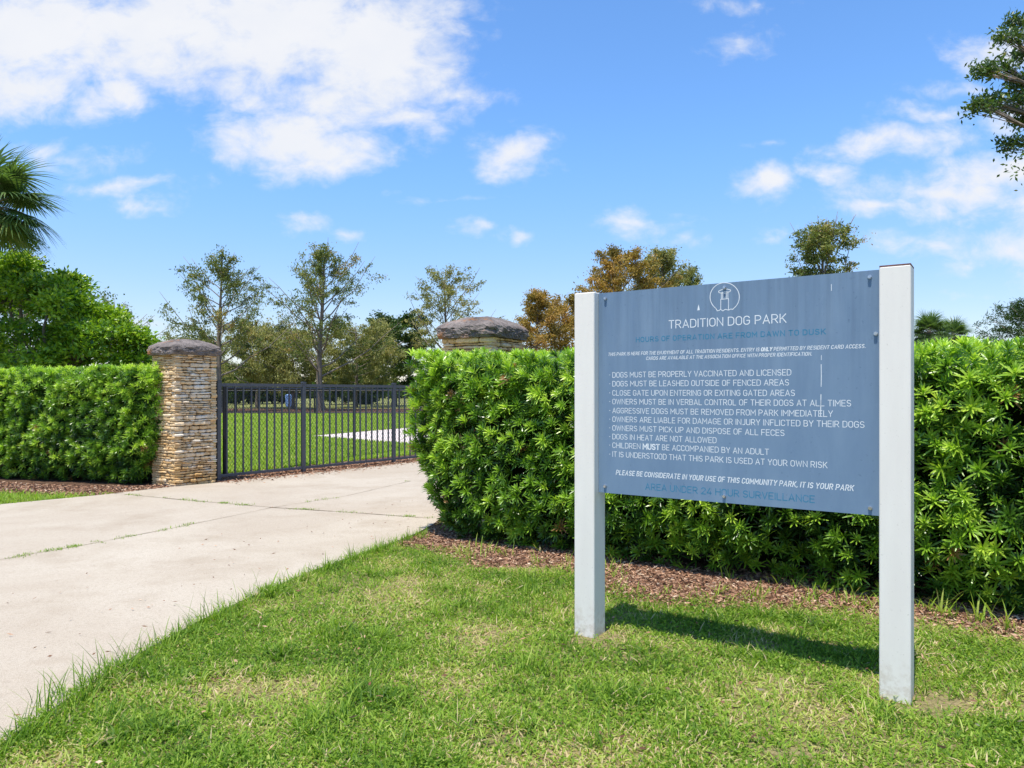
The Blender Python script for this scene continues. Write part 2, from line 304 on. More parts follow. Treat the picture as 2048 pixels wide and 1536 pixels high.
# ------------------------------------------------------------------ ground, paving
def sheet(name, poly, z, m):
    mb = MB(); mb.add([(x, y, z) for x, y in poly], [list(range(len(poly)))]); return tag(mb.build(name, m), kind='structure')
sheet('lawn_ground', [(-900, -60), (900, -60), (900, 1800), (-900, 1800)], 0.0, M['lawn'])
q_ = NT('thatch'); p_ = q_.pos(); f1, f2, f3 = q_.noise(p_, 3.0, 6, 0.7), q_.noise(p_, 45, 5, 0.75), q_.noise(p_, 160, 3, 0.7)
c_ = q_.ramp(f1, [(0.35, (0.20, 0.21, 0.06)), (0.55, (0.33, 0.27, 0.125)), (0.72, (0.40, 0.28, 0.165))])
c_ = q_.mix(q_.ramp(f2, [(0.38, 0.8), (0.55, 0.0)]), c_, (0.12, 0.085, 0.045)); c_ = q_.mix(q_.ramp(f3, [(0.52, 0.0), (0.66, 0.7)]), c_, (0.50, 0.40, 0.24))
q_.base(c_, 0.95, 0.1); q_.bump(q_.mix(0.5, f2, f3), 1.0, 0.02); M['thatch'] = q_.m
EDGE = [(-2.6, -3.0), (-2.25, 1.2), (-1.98, 2.3), (-1.94, 2.76), (-1.93, 3.2), (-1.91, 3.7), (-1.83, 4.25), (-1.70, 4.8), (-1.52, 5.4), (-1.30, 5.95), (-1.08, 6.45), (-0.90, 6.95), (-0.80, 7.4)]
PAVE = EDGE + [(-0.75, 7.86), (-0.2, 8.6), (0.3, 9.4), (0.7, 11.0), (-0.4, 14.6), (-1.55, 14.7), (-2.35, 13.45), (-3.1, 12.45), (-3.7, 11.72), (-4.20, 11.1), (-4.40, 10.80),
        (-4.83, 10.36), (-5.37, 9.53), (-6.11, 8.73), (-7.6, 7.4), (-9.4, 5.9), (-12.5, 3.6), (-16, 1.5), (-16, -3.0)]
sheet('pavement', PAVE, 0.022, M['concrete'])
PW = [(p[0], p[1]) for p in PAVE]
mb = MB()
for i in range(len(PW)):                                  # slab edge
    a, b = PW[i], PW[(i + 1) % len(PW)]
    mb.add([(*a, -0.05), (*b, -0.05), (*b, 0.0217), (*a, 0.0217)], [(0, 1, 2, 3)])
tag(mb.build('pavement_edge', M['concrete']), kind='structure')
JOINTS = [[at(x, 1.35 * F / (y - HY)) for x, y in ((228, 990), (330, 1000), (420, 1008), (545, 1019), (700, 1029), (862, 1041))],
          [at(x, 1.35 * F / (y - HY)) for x, y in ((-120, 1146), (0, 1125), (170, 1095), (330, 1064), (480, 1033), (545, 1019), (690, 996), (822, 965))]]
def joints():
    mb = MB()
    for jn, J in enumerate(JOINTS):
        P = np.array(J)[:, :2]; seg = np.linalg.norm(np.diff(P, axis=0), axis=1); s = np.concatenate([[0], np.cumsum(seg)])
        q = np.arange(0, s[-1], 0.03); X = np.interp(q, s, P[:, 0]); Y = np.interp(q, s, P[:, 1])
        tg = unit(np.stack([np.gradient(X), np.gradient(Y)], 1)); nr = np.stack([-tg[:, 1], tg[:, 0]], 1)
        w = (0.0035 + 0.0075 * np.clip(fbm(X, Y, 2.5, 3.1) + 0.25, 0, 1) + rng.uniform(0, 0.003, len(q))) * (1.0 if jn == 0 else 0.55)
        V = np.concatenate([np.stack([X + nr[:, 0] * w, Y + nr[:, 1] * w, np.full(len(q), 0.026)], 1), np.stack([X - nr[:, 0] * w, Y - nr[:, 1] * w, np.full(len(q), 0.026)], 1)])
        i = np.arange(len(q) - 1); n = len(q)
        mb.add(V, np.stack([i, i + 1, n + i + 1, n + i], 1))
    tag(mb.build('pavement_joint', M['joint']), kind='structure')
joints()
sheet('inner_path', [(-6.35, 22.8), (-2.45, 19.0), (3.0, 16.4), (6.0, 18.0), (3.0, 26.0), (-3.6, 29.2)], 0.006, M['inner_concrete'])
# planting beds
sheet('lawn_ground', [(x + 0.02, y) for x, y in EDGE[1:-1]] + [(5.6, 7.0), (6.2, 1.2)], 0.003, M['thatch'])
HEDGE_BED = [(3.9, 4.95), (3.35, 4.70), (2.85, 5.05), (2.5, 4.9), (2.16, 4.56), (1.84, 4.50), (1.45, 4.72), (1.1, 4.92), (0.65, 5.1), (0.2, 5.06), (-0.3, 4.95), (-1.0, 4.9), (-4.5, 4.9)]
def bed_front(d): 
    h = np.array(HEDGE_BED)[::-1]; return np.interp(d, h[:, 0], h[:, 1])
pts = [dn(a, b) for a, b in [(4.75, 5.15), (4.3, 4.85)] + HEDGE_BED + [(-4.5, 7.2), (4.9, 7.2)]]
sheet('mulch_bed', [(p[0], p[1]) for p in pts], 0.005, M['soil'])
sheet('mulch_bed', [(-5.37, 9.56), (-4.83, 10.38), (-4.2, 11.2), (-5.2, 12.4), (-9.5, 13.2), (-9.5, 10.9), (-7.9, 10.2), (-6.3, 9.72)], 0.005, M['soil'])
sheet('mulch_bed', [(-4.40, 10.84), (-4.20, 11.1), (-3.7, 11.72), (-3.1, 12.45), (-2.35, 13.45), (-1.55, 14.7), (-0.4, 14.6), (-1.3, 16.8), (-2.6, 15.4), (-3.5, 13.9), (-4.6, 12.3), (-5.0, 11.5)], 0.005, M['soil'])
sheet('mulch_bed', [(-60, 49.0), (30, 47.5), (30, 62), (-60, 64)], 0.006, M['soil'])

# ------------------------------------------------------------------ grass, mulch
def in_poly(x, y, poly):
    c = np.zeros(len(x), bool); j = len(poly) - 1
    for i in range(len(poly)):
        (xi, yi), (xj, yj) = poly[i], poly[j]
        c ^= ((yi > y) != (yj > y)) & (x < (xj - xi) * (y - yi) / (yj - yi + 1e-12) + xi); j = i
    return c
E = np.array(EDGE)
def edge_x(y): return np.interp(y, E[:, 1], E[:, 0])
def front_lawn():
    n = 640000
    y = 1.9 + 5.4 * rng.random(n) ** 1.25; x = (rng.random(n) * 2 - 1) * (y * 0.74 + 0.3)
    d = x * D[0] + y * D[1]; nn = x * NN[0] + y * NN[1]
    cl = fbm(x[::8], y[::8], 1.3, 4.0); cl = np.repeat(cl, 8)[:n] if False else None
    g = 96; gx = np.linspace(-6, 6, g); gy = np.linspace(1, 8, g); GX, GY = np.meshgrid(gx, gy)
    def field(s, seed):
        A = fbm(GX.ravel(), GY.ravel(), s, seed).reshape(g, g)
        fx = np.clip((x + 6) / 12 * (g - 1), 0, g - 2); fy = np.clip((y - 1) / 7 * (g - 1), 0, g - 2); ix = fx.astype(int); iy = fy.astype(int); tx = fx - ix; ty = fy - iy
        return A[iy, ix] * (1 - tx) * (1 - ty) + A[iy, ix + 1] * tx * (1 - ty) + A[iy + 1, ix] * (1 - tx) * ty + A[iy + 1, ix + 1] * tx * ty
    lush, dry, tuft = field(1.1, 2.0), field(2.0, 9.0), field(3.6, 5.0)
    e = x - edge_x(y); mb_ = bed_front(d) - nn                       # metres inside the lawn from each border
    keep = (e > -0.05 + 0.05 * rng.random(n) + 0.04 * tuft) & (mb_ + 0.30 * tuft + 0.12 * lush + 0.06 * rng.normal(size=n) > 0)
    dens = np.clip(0.62 + 0.5 * lush - 0.8 * np.clip(dry - 0.08, 0, 1), 0.26, 1.0)
    dens *= np.clip(0.45 + mb_ * 1.4, 0.3, 1)
    worn = np.exp(-(((x - 1.02) / 0.22) ** 2 + ((y - 2.72) / 0.10) ** 2)) + 1.2 * np.exp(-(((x - 1.84) / 0.20) ** 2 + ((y - 3.17) / 0.15) ** 2)) + 1.2 * np.exp(-(((x - 0.46) / 0.17) ** 2 + ((y - 4.0) / 0.13) ** 2)) + 0.8 * np.exp(-(((x - 0.62) / 0.14) ** 2 + ((y - 3.72) / 0.12) ** 2)) + 0.7 * np.exp(-(((x - 1.35) / 0.3) ** 2 + ((y - 3.9) / 0.1) ** 2)) + 0.9 * np.exp(-(((x + 0.05) / 0.16) ** 2 + ((y - 2.85) / 0.1) ** 2))
    dens *= np.clip(1 - 0.95 * worn, 0.10, 1)
    keep &= rng.random(n) < dens
    x, y, lush, dry, tuft, e = [v[keep] for v in (x, y, lush, dry, tuft, e)]; n = len(x)
    tall = np.clip(1 + 2.2 * np.clip(tuft - 0.08, 0, 1) + 0.6 * np.exp(-e / 0.12) * rng.random(n), 1, 2.2)
    L = rng.uniform(0.018, 0.050, n) * tall; L[rng.random(n) < 0.012] *= 1.9
    az = rng.uniform(0, 2 * np.pi, n); lean = rng.uniform(0.25, 1.9, n)
    ax = np.stack([np.cos(az) * lean, np.sin(az) * lean, np.ones(n)], 1)
    curl = np.stack([np.cos(az) * 0.7, np.sin(az) * 0.7, np.full(n, -0.9)], 1) * rng.uniform(0.2, 1.3, n)[:, None]
    t = np.clip(0.43 + 0.23 * rng.normal(size=n) + 0.34 * dry - 0.26 * lush - 0.22 * np.clip(tuft, 0, 1), 0.02, 0.80)
    dead = rng.random(n) < np.clip(0.11 + 0.6 * dry, 0.03, 0.42); t[dead] = rng.uniform(0.8, 1.0, dead.sum())
    mb = MB(); pos = np.stack([x, y, np.full(n, 0.0)], 1)
    straps(mb, pos, ax, L, rng.uniform(0.0032, 0.0078, n), t, curl, 3, (0.8, 1.0, 0.75, 0.06), flat=rand_dirs(n) * 0.4 + curl)
    # small broad leaves of creeping weeds among the blades
    q = rng.random(n) < 0.22 * np.clip(0.7 + 1.2 * lush, 0.2, 1.3); m = int(q.sum()); a2 = rng.uniform(0, 2 * np.pi, m)
    leaves(mb, np.stack([x[q], y[q], rng.uniform(0.008, 0.03, m)], 1), np.stack([np.cos(a2), np.sin(a2), rng.uniform(-0.1, 0.7, m)], 1), rng.uniform(0.010, 0.022, m), rng.uniform(0.007, 0.013, m), np.clip(0.42 + 0.15 * rng.normal(size=m), 0.05, 0.8), 0.1)
    tag(mb.build('grass', M['grass']), kind='stuff', label='short patchy green grass around the sign posts', cat='grass')
front_lawn()
def tufts():
    """longer grass along the paving edge and before the hedge, and sprigs in the joints"""
    mb = MB()
    def clump(cx, cy, k, L, spread=0.02, z=0.0, w=0.005, tint=0.45):
        p = np.stack([cx + rng.normal(0, spread, k), cy + rng.normal(0, spread, k), np.full(k, z)], 1)
        az = rng.uniform(0, 2 * np.pi, k); ln = rng.uniform(0.1, 0.75, k)
        ax = np.stack([np.cos(az) * ln, np.sin(az) * ln, np.ones(k)], 1); cu = np.stack([np.cos(az), np.sin(az), np.full(k, -0.9)], 1) * rng.uniform(0.1, 1.1, k)[:, None]
        straps(mb, p, ax, L * rng.uniform(0.5, 1.1, k), w * rng.uniform(0.6, 1.2, k), np.clip(tint + 0.15 * rng.normal(size=k), 0, 0.85), cu, 4, (0.8, 1, 0.9, 0.6, 0.06))
    for i in range(260):
        y = rng.uniform(2.2, 7.0); clump(edge_x(y) + abs(rng.normal(0.02, 0.06)), y, int(rng.integers(5, 14)), rng.uniform(0.06, 0.15), 0.022, tint=0.34)
    for i in range(60):
        y = 2.3 + 2.6 * rng.random() ** 1.7; clump(edge_x(y) + rng.uniform(-0.03, 0.06), y, int(rng.integers(1, 4)), rng.uniform(0.14, 0.27), 0.03, w=0.0034, tint=0.08)
    for i in range(140):
        x = rng.uniform(-1.7, 3.0); y = rng.uniform(2.3, 5.6)
        if x > edge_x(y) + 0.1 and x * NN[0] + y * NN[1] < 4.5: clump(x, y, int(rng.integers(10, 34)), rng.uniform(0.07, 0.15), 0.04, tint=rng.uniform(0.2, 0.45))
    for d in rng.uniform(-1.2, 3.8, 110):
        p = dn(d, bed_front(d) + rng.normal(0.05, 0.13)); clump(p[0], p[1], int(rng.integers(3, 12)), rng.uniform(0.06, 0.16), 0.03, w=0.007, tint=0.55)
    for px, py, L in ((1888, 1230, .2), (1968, 1245, .22), (1855, 1225, .16), (2010, 1262, .2), (1455, 1160, .14), (1560, 1170, .14), (1590, 1180, .14), (1640, 1190, .14), (1700, 1195, .13), (1000, 1110, .1), (1080, 1105, .1)):
        p = at(px, 1.35 * F / (py - HY)); clump(p[0], p[1], 9, L, 0.03, w=0.011, tint=0.62)
    for px, py, kk in ((70, 1430, 26), (110, 1400, 34), (160, 1385, 26), (250, 1335, 22), (330, 1290, 18), (520, 1195, 12), (410, 1250, 14), (690, 1125, 10)):    # shaggy overhang along the kerbless edge
        p = at(px, 1.35 * F / (py - HY)); clump(p[0] + 0.06, p[1], kk, 0.2, 0.05, w=0.0042, tint=0.22)
    for J in JOINTS:
        P = np.array(J)[:, :2]
        for i in range(90):
            k = rng.integers(0, len(P) - 1); f = rng.random(); c = P[k] * (1 - f) + P[k + 1] * f
            if fbm([c[0]], [c[1]], 1.6, 3.1)[0] > 0.1: clump(c[0] + rng.normal(0, .03), c[1] + rng.normal(0, .012), int(rng.integers(6, 22)), rng.uniform(0.010, 0.035), 0.028, 0.024, 0.0045, 0.38)
    # strip beside the left hedge
    n = 30000; x = rng.uniform(-9.5, -5.0, n); y = rng.uniform(5.6, 10.6, n)
    lim = np.interp(x, [-9.4, -7.6, -6.11, -5.37, -5.0], [5.9, 7.4, 8.73, 9.53, 9.95]); bed = np.interp(x, [-9.5, -7.9, -6.3, -5.37], [10.7, 10.05, 9.66, 9.56])
    k = (y > lim - 0.02) & (y < bed + rng.normal(0, 0.09, n)); x, y = x[k], y[k]; n = len(x); az = rng.uniform(0, 6.28, n); ln = rng.uniform(0.2, 1.1, n)
    straps(mb, np.stack([x, y, 0 * x], 1), np.stack([np.cos(az) * ln, np.sin(az) * ln, 0 * x + 1], 1), rng.uniform(0.04, 0.10, n), 0.008, np.clip(0.45 + 0.16 * rng.normal(size=n), 0, 0.9),
           np.stack([np.cos(az), np.sin(az), 0 * x - 0.8], 1) * 0.6, 2, (0.9, 1.0, 0.1))
    # lawn inside the fence
    n = 150000; y = 11.2 + 36 * rng.random(n) ** 1.8; x = y * rng.uniform(-0.43, -0.06, n)
    k = ~in_poly(x, y, [(-6.35, 22.8), (-2.45, 19.0), (3.0, 16.4), (6.0, 18.0), (3.0, 26.0), (-3.6, 29.2)]) & ~in_poly(x, y, PW)
    k &= ~in_poly(x, y, [(-4.40, 10.84), (-4.20, 11.1), (-3.7, 11.72), (-3.1, 12.45), (-2.35, 13.45), (-1.55, 14.7), (-0.4, 14.6), (-1.3, 16.8), (-2.6, 15.4), (-3.5, 13.9), (-4.6, 12.3), (-5.0, 11.5)])
    x, y = x[k], y[k]; n = len(x); az = rng.uniform(0, 6.28, n); ln = rng.uniform(0.2, 1.0, n)
    straps(mb, np.stack([x, y, 0 * x], 1), np.stack([np.cos(az) * ln, np.sin(az) * ln, 0 * x + 1], 1), rng.uniform(0.05, 0.10, n), 0.011 + y * 0.0004, np.clip(0.50 + 0.15 * rng.normal(size=n), 0, 0.9),
           np.stack([np.cos(az), np.sin(az), 0 * x - 0.8], 1) * 0.6, 2, (0.9, 1.0, 0.1))
    tag(mb.build('grass', M['grass']), kind='stuff', label='longer tufts of grass at the edges of paving and beds', cat='grass')
tufts()
def mulch():
    mb = MB()
    def chips(x, y, size=1.0, z0=0.008):
        n = len(x); p = np.stack([x, y, z0 + rng.uniform(0, 0.012, n)], 1); az = rng.uniform(0, 6.28, n)
        ax = np.stack([np.cos(az), np.sin(az), rng.normal(0, 0.22, n)], 1)
        leaves(mb, p, ax, rng.uniform(0.015, 0.05, n) * size, rng.uniform(0.004, 0.014, n) * size, np.clip(rng.normal(0.5, 0.25, n), 0, 1))
    n = 52000; d = rng.uniform(-1.6, 4.9, n); nn = bed_front(d) + rng.uniform(-0.22, 0.0, n) + rng.uniform(0, 1.0, n) ** 1.3
    p = dn(d, nn); k = p[:, 0] > edge_x(p[:, 1]) + 0.02; chips(p[k, 0], p[k, 1])
    n = 9000; x = rng.uniform(-9, -4.7, n); y = np.interp(x, [-9.0, -7.9, -6.3, -5.37, -4.8], [10.6, 10.1, 9.7, 9.58, 10.4]) + rng.uniform(-0.05, 0.9, n); chips(x, y, 1.3)
    n = 14000; s = rng.random(n); a = np.array((-4.4, 10.9)); b = np.array((-1.6, 14.7)); w = rng.normal(0.22, 0.28, n)
    x = a[0] + (b[0] - a[0]) * s - w * 0.8; y = a[1] + (b[1] - a[1]) * s + w * 0.6; chips(x, y, 1.6, 0.012)
    n = 260; s = rng.random(n); w = -abs(rng.normal(0, 0.12, n)); chips(a[0] + (b[0] - a[0]) * s - w * 0.8, a[1] + (b[1] - a[1]) * s + w * 0.6, 1.3, 0.026)   # strays on the concrete
    n = 160; y = rng.uniform(2.8, 9, n); x = edge_x(np.clip(y, 0, 7.4)) - abs(rng.normal(0, 0.9, n)) - 0.03; chips(x, y, 0.8, 0.027)
    n = 330; y = rng.uniform(2.4, 5, n); x = rng.uniform(-1.7, 3, n); k = x > edge_x(y); chips(x[k], y[k], 1.0, 0.03)
    tag(mb.build('mulch_chips', M['chips']), kind='stuff', label='reddish brown bark chips and dead needles on the beds', cat='mulch')
mulch()

# ------------------------------------------------------------------ hedges
def hedge(name, label, p0, along, into, length, height, depth, dens, round_start=True, round_end=False, leafL=0.082):
    """clipped hedge of whorled strap leaves: p0 = front base corner, along = direction of its face, into = direction of its depth"""
    p0 = np.asarray(p0, float); along = unit(np.asarray(along, float)); into = unit(np.asarray(into, float))
    root = empty(name, tuple(p0)); tag(root, label, 'hedge')
    areas = [length * height, length * depth, depth * height, depth * height]; n = [int(a * dens) for a in areas]
    def relief(a, z, seed): return 0.075 * np.array([mnoise.noise(Vector((x * 2.3 + seed, y * 2.3, seed))) for x, y in zip(a, z)])
    P, Nn = [], []
    s = rng.random(n[0]) * length; z = 0.03 + rng.random(n[0]) ** 0.95 * (height - 0.03); r = relief(s, z, 1.7)       # front
    under = 0.20 * np.clip((0.5 - z) / 0.5, 0, 1) ** 1.3 * (1 + 0.5 * np.array([mnoise.noise(Vector((a * 1.6, 9.1, 0))) for a in s]))
    topr = 0.12 * np.clip((z - height + 0.22) / 0.22, 0, 1) ** 2
    off = under + topr - r
    if round_start: s = s + (0.55 * np.clip((0.85 - z) / 0.85, 0, 1) ** 1.3 + 0.06 * np.clip((z - 1.3) / 0.4, 0, 1) ** 2) * np.clip(1 - s / 1.3, 0, 1)
    endc = np.clip((0.5 - s) / 0.5, 0, 1) ** 2 * 0.34 if round_start else 0 * s
    P.append(np.stack([s, off + endc, z], 1)); Nn.append(np.stack([0 * s - 0.6 * (endc > 0.02), 0 * s - 1, 0.75 + 0 * s + 0.9 * (topr > 0.02)], 1))
    s = rng.random(n[1]) * length; w = rng.random(n[1]) * depth                                                          # top
    P.append(np.stack([s, w, height - 0.03 + relief(s, w, 4.2) * 0.55], 1)); Nn.append(np.stack([0 * s, -0.25 + 0 * s, 1 + 0 * s], 1))
    for q, use in ((0, round_start), (1, round_end)):
        w = rng.random(n[2]) * depth; z = 0.10 + rng.random(n[2]) * (height - 0.10); r = relief(w, z, 7.7 + q)
        und = 0.58 * np.clip((0.85 - z) / 0.85, 0, 1) ** 1.3 + 0.10 * np.clip((z - height + 0.25) / 0.25, 0, 1) ** 2 + 0.16 * np.clip((0.3 - w) / 0.3, 0, 1) ** 2
        o = und - r - 0.03
        P.append(np.stack([o if q == 0 else length - o, w, z], 1)); Nn.append(np.stack([(0 * w - 1) * (1 if q == 0 else -1), -0.3 + 0 * w, 0.7 + 0 * w], 1))
    P = np.concatenate(P); Nn = unit(np.concatenate(Nn)); k = len(P)
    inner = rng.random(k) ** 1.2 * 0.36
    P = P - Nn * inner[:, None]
    keep = rng.random(k) < np.clip(0.45 + (P[:, 2] - 0.05) / 0.3, 0.3, 1); P, Nn, inner = P[keep], Nn[keep], inner[keep]; k = len(P)
    B = np.stack([along, into, UP]); W = P @ B; Nw = unit(Nn @ B + rng.normal(0, 0.30, (k, 3)))
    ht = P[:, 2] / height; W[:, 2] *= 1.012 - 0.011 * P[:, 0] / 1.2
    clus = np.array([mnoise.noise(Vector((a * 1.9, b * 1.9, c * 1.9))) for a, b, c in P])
    tr = np.clip(0.52 + 0.14 * ht ** 2 + 0.12 * (ht > 0.93) + 0.34 * clus + 0.23 * rng.normal(size=k) - 1.15 * inner, 0.02, 0.90)  # leaves further in get a darker tint, shade put into the colour
    tr[rng.random(k) < 0.006] = 0.985
    mb = MB(); nl = 20
    ref = unit(np.cross(Nw, rand_dirs(k))); bi = np.cross(Nw, ref)
    size = rng.uniform(0.75, 1.2, k)
    for j in range(nl):
        a = j * 2.399 + rng.uniform(0, 0.5, k); tilt = 0.16 + 1.12 * (j / nl) + rng.normal(0, 0.12, k)        # inner leaves upright, outer ones spread flat
        rad = ref * np.cos(a)[:, None] + bi * np.sin(a)[:, None]
        ax = Nw * np.cos(tilt)[:, None] + rad * np.sin(tilt)[:, None]
        LL = leafL * size * (0.62 + 0.45 * j / nl) * rng.uniform(0.85, 1.15, k)
        base = W + Nw * (0.03 * (1 - j / nl))[..., None] * size[:, None] if False else W + Nw * 0.03 * (1 - j / nl)
        curl = rad * 0.35 - UP * 0.28
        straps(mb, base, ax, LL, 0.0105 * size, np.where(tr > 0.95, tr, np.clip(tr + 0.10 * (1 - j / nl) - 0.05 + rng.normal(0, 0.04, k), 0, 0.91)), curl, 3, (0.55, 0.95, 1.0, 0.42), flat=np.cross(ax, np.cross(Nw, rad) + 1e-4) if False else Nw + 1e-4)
    fo = mb.build('foliage', M['hedge'], root); fo.matrix_parent_inverse = root.matrix_world.inverted() if False else fo.matrix_parent_inverse
    fo.location = -p0 * 0
    # solid dark block filling the inside, deep shade put into its colour
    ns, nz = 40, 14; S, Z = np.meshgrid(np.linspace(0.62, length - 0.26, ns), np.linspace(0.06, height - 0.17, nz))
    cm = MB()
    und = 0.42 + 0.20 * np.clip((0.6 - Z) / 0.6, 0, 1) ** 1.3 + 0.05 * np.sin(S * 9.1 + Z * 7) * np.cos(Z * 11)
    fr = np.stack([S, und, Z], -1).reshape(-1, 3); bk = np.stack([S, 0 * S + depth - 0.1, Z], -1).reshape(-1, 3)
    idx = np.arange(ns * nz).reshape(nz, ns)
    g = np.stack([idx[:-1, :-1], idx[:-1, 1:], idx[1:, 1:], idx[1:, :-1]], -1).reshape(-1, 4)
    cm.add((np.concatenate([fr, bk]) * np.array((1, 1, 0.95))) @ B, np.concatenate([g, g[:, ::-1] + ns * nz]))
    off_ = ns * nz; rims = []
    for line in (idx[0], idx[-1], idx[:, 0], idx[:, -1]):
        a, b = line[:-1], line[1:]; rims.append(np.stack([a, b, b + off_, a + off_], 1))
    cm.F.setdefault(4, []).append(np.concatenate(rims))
    # bare stems between the ground and the leaves, twigs through the outer layer
    for s in np.arange(0.7, length - 0.3, 0.42):
        for j in range(3):
            b0 = np.array((s + rng.normal(0, 0.06), 0.45 + rng.normal(0, 0.05), -0.02)); b1 = b0 + np.array((rng.normal(0, 0.12), rng.normal(-0.12, 0.08), rng.uniform(0.4, 0.6)))
            cm.tube(np.stack([b0, (b0 + b1) / 2 + rng.normal(0, 0.015, 3), b1]) @ B, (0.012, 0.009, 0.006), 5, 0.9)
    cm.build('branches', M['core'], root)  # dark inner block and bare stems in one mesh
    return root
HD0 = 4.72
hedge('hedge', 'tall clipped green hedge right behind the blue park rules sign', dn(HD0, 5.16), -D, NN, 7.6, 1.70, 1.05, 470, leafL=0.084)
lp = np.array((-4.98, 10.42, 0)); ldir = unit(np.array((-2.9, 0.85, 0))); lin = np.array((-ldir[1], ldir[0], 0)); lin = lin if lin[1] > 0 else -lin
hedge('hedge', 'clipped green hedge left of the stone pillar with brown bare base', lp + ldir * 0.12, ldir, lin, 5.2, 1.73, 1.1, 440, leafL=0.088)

# ------------------------------------------------------------------ stone pillars
def pillar(label, corner, ang, w, h, seed):
    """front corner at world corner; faces run along (-cos,sin) and (sin,cos)"""
    r = np.random.default_rng(seed); c, s = math.cos(ang), math.sin(ang)
    A = np.array((-c, s, 0)); Bx = np.array((s, c, 0)); ctr = np.array((*corner, 0)) + (A + Bx) * w / 2
    root = empty('stone_pillar', tuple(ctr), 0); tag(root, label, 'pillar', 'stone gate pillars')
    sh = MB(); core = w / 2 - 0.045
    R = np.stack([-A, Bx, UP], 1)
    cm = MB(); cm.box((0, 0, h / 2 - 0.01), (2 * core, 2 * core, h + 0.02), R); 
    for side, (t, nrm) in enumerate(((-A, -Bx), (Bx, -A), (A, Bx), (-Bx, A))):
        chunky_lit = side == 1
        z = -0.02
        while z < h - 0.012:
            hts_ = [0.022, 0.028, 0.036, 0.048, 0.062]
            ch = min(r.choice(hts_, p=[.10, .2, .3, .25, .15] if chunky_lit else [.22, .3, .26, .15, .07]) * (1.0 + 0.35 * max(0, 0.4 - z)), h - z)
            if h - z - ch < 0.012: ch = h - z
            u = -w / 2; rough = 2.2 if chunky_lit else 0.85
            while u < w / 2 - 0.01:
                ln = min(r.uniform(0.06, 0.18) if chunky_lit else r.uniform(0.07, 0.34), w / 2 - u)
                if w / 2 - (u + ln) < 0.05: ln = w / 2 - u
                pr = r.uniform(-0.012, 0.012) * rough + (0.012 if r.random() < 0.08 else 0); gap = 0.002
                hz = ch - gap - r.uniform(0, 0.0045) * (1.5 if chunky_lit else 1); l2 = ln - gap - r.uniform(0, 0.004)
                nu = max(2, int(l2 / 0.03) + 1); us = np.linspace(-l2 / 2, l2 / 2, nu)
                prof = [(-0.09, -0.5), (-0.008, -0.5), (0.006, -0.26), (0.007, 0.22), (-0.006, 0.5), (-0.09, 0.5)]
                V = []
                for i, uu in enumerate(us):
                    end = i in (0, nu - 1); edge = -0.010 if end else 0.0; jd = r.normal(0, 0.0035) * rough; sq = 0.78 if end else 1.0
                    wav = 0.011 * mnoise.noise(Vector(((u + ln / 2 + uu) * 5.0, z * 9.0, seed + side * 3.3)))
                    for (dd, zz) in prof:
                        o = (w / 2 + pr + (dd + edge + jd if dd > -0.05 else dd))
                        V.append((u + ln / 2 + uu) * t + o * nrm + UP * (z + ch / 2 + zz * hz * sq + (wav + r.normal(0, 0.0018) if dd > -0.05 else wav)))
                V = np.array(V); Fq = []
                for i in range(nu - 1):
                    for k in range(5): q0 = i * 6 + k; Fq.append((q0, q0 + 6, q0 + 7, q0 + 1))
                sh.add(V, Fq, np.clip(0.46 + 0.23 * r.normal() + (0.34 if chunky_lit else 0), 0, 1))  # stones of this side tinted lighter, sunlight put into their colour
                for e in (0, nu - 1):
                    sh.F.setdefault(6, []).append(np.array([[e * 6 + k for k in range(6)]]) + sh.n - len(V))
                u += ln
            z += ch
    so_ = sh.build('shaft', M['stone'], root)
    cm.build('mortar_core', M['mortar'], so_)
    # rough hewn cap
    half = w / 2 + 0.062; g = 38; mbc = MB(); hs, hp = 0.132, 0.105
    uu = np.linspace(-1, 1, g); U, Vv = np.meshgrid(uu, uu)
    def disp(x, y, zz, k): return mnoise.fractal(Vector((x * k + seed, y * k, zz * k)), 1.0, 2.0, 4)
    m = np.maximum(abs(U), abs(Vv)); rr = np.minimum(1, 1 - 0.06 * (np.clip(abs(U * Vv), 0, 1) ** 3))
    Zt = hs + hp * np.minimum(1, (1 - m) / 0.62) ** 0.85 - 0.010 * np.clip((m - 0.86) / 0.14, 0, 1) ** 2
    top = np.stack([U * half * rr, Vv * half * rr, Zt], -1).reshape(-1, 3)
    for i, p in enumerate(top): top[i, 2] += 0.010 * disp(p[0], p[1], 0, 7) + 0.005 * disp(p[0], p[1], 0, 26)
    idx = np.arange(g * g).reshape(g, g); ring = np.concatenate([idx[0, :-1], idx[:-1, -1], idx[-1, :0:-1], idx[:0:-1, 0]])
    Fq = np.stack([idx[:-1, :-1], idx[:-1, 1:], idx[1:, 1:], idx[1:, :-1]], -1).reshape(-1, 4)
    rings = [top[ring]]; nr = 9
    for k in range(1, nr + 1):
        f = k / nr; q = top[ring].copy(); bulge = 1 + 0.012 * math.sin(f * math.pi) - 0.035 * f ** 5
        q[:, :2] *= bulge; q[:, 2] = top[ring][:, 2] * (1 - f)
        for i in range(len(q)):
            dsp = 0.018 * disp(q[i, 0] * 1.0, q[i, 1], q[i, 2] * 2.5, 9) + 0.020 * abs(disp(q[i, 0], q[i, 1], q[i, 2] * 2.2, 20))
            q[i, :2] *= 1 + dsp / half
        rings.append(q)
    Vall = np.concatenate([top] + rings[1:]); nring = len(ring)
    prev = ring; Fs = []
    for k in range(nr):
        cur = np.arange(nring) + g * g + k * nring
        Fs.append(np.stack([prev, cur, np.roll(cur, -1), np.roll(prev, -1)], 1)); prev = cur
    Rz = np.stack([-A, Bx, UP], 1)
    mbc.add(Vall @ Rz.T + UP * (h - 0.004), np.concatenate([Fq] + Fs)); mbc.F.setdefault(nring, []).append(prev[None, ::-1])
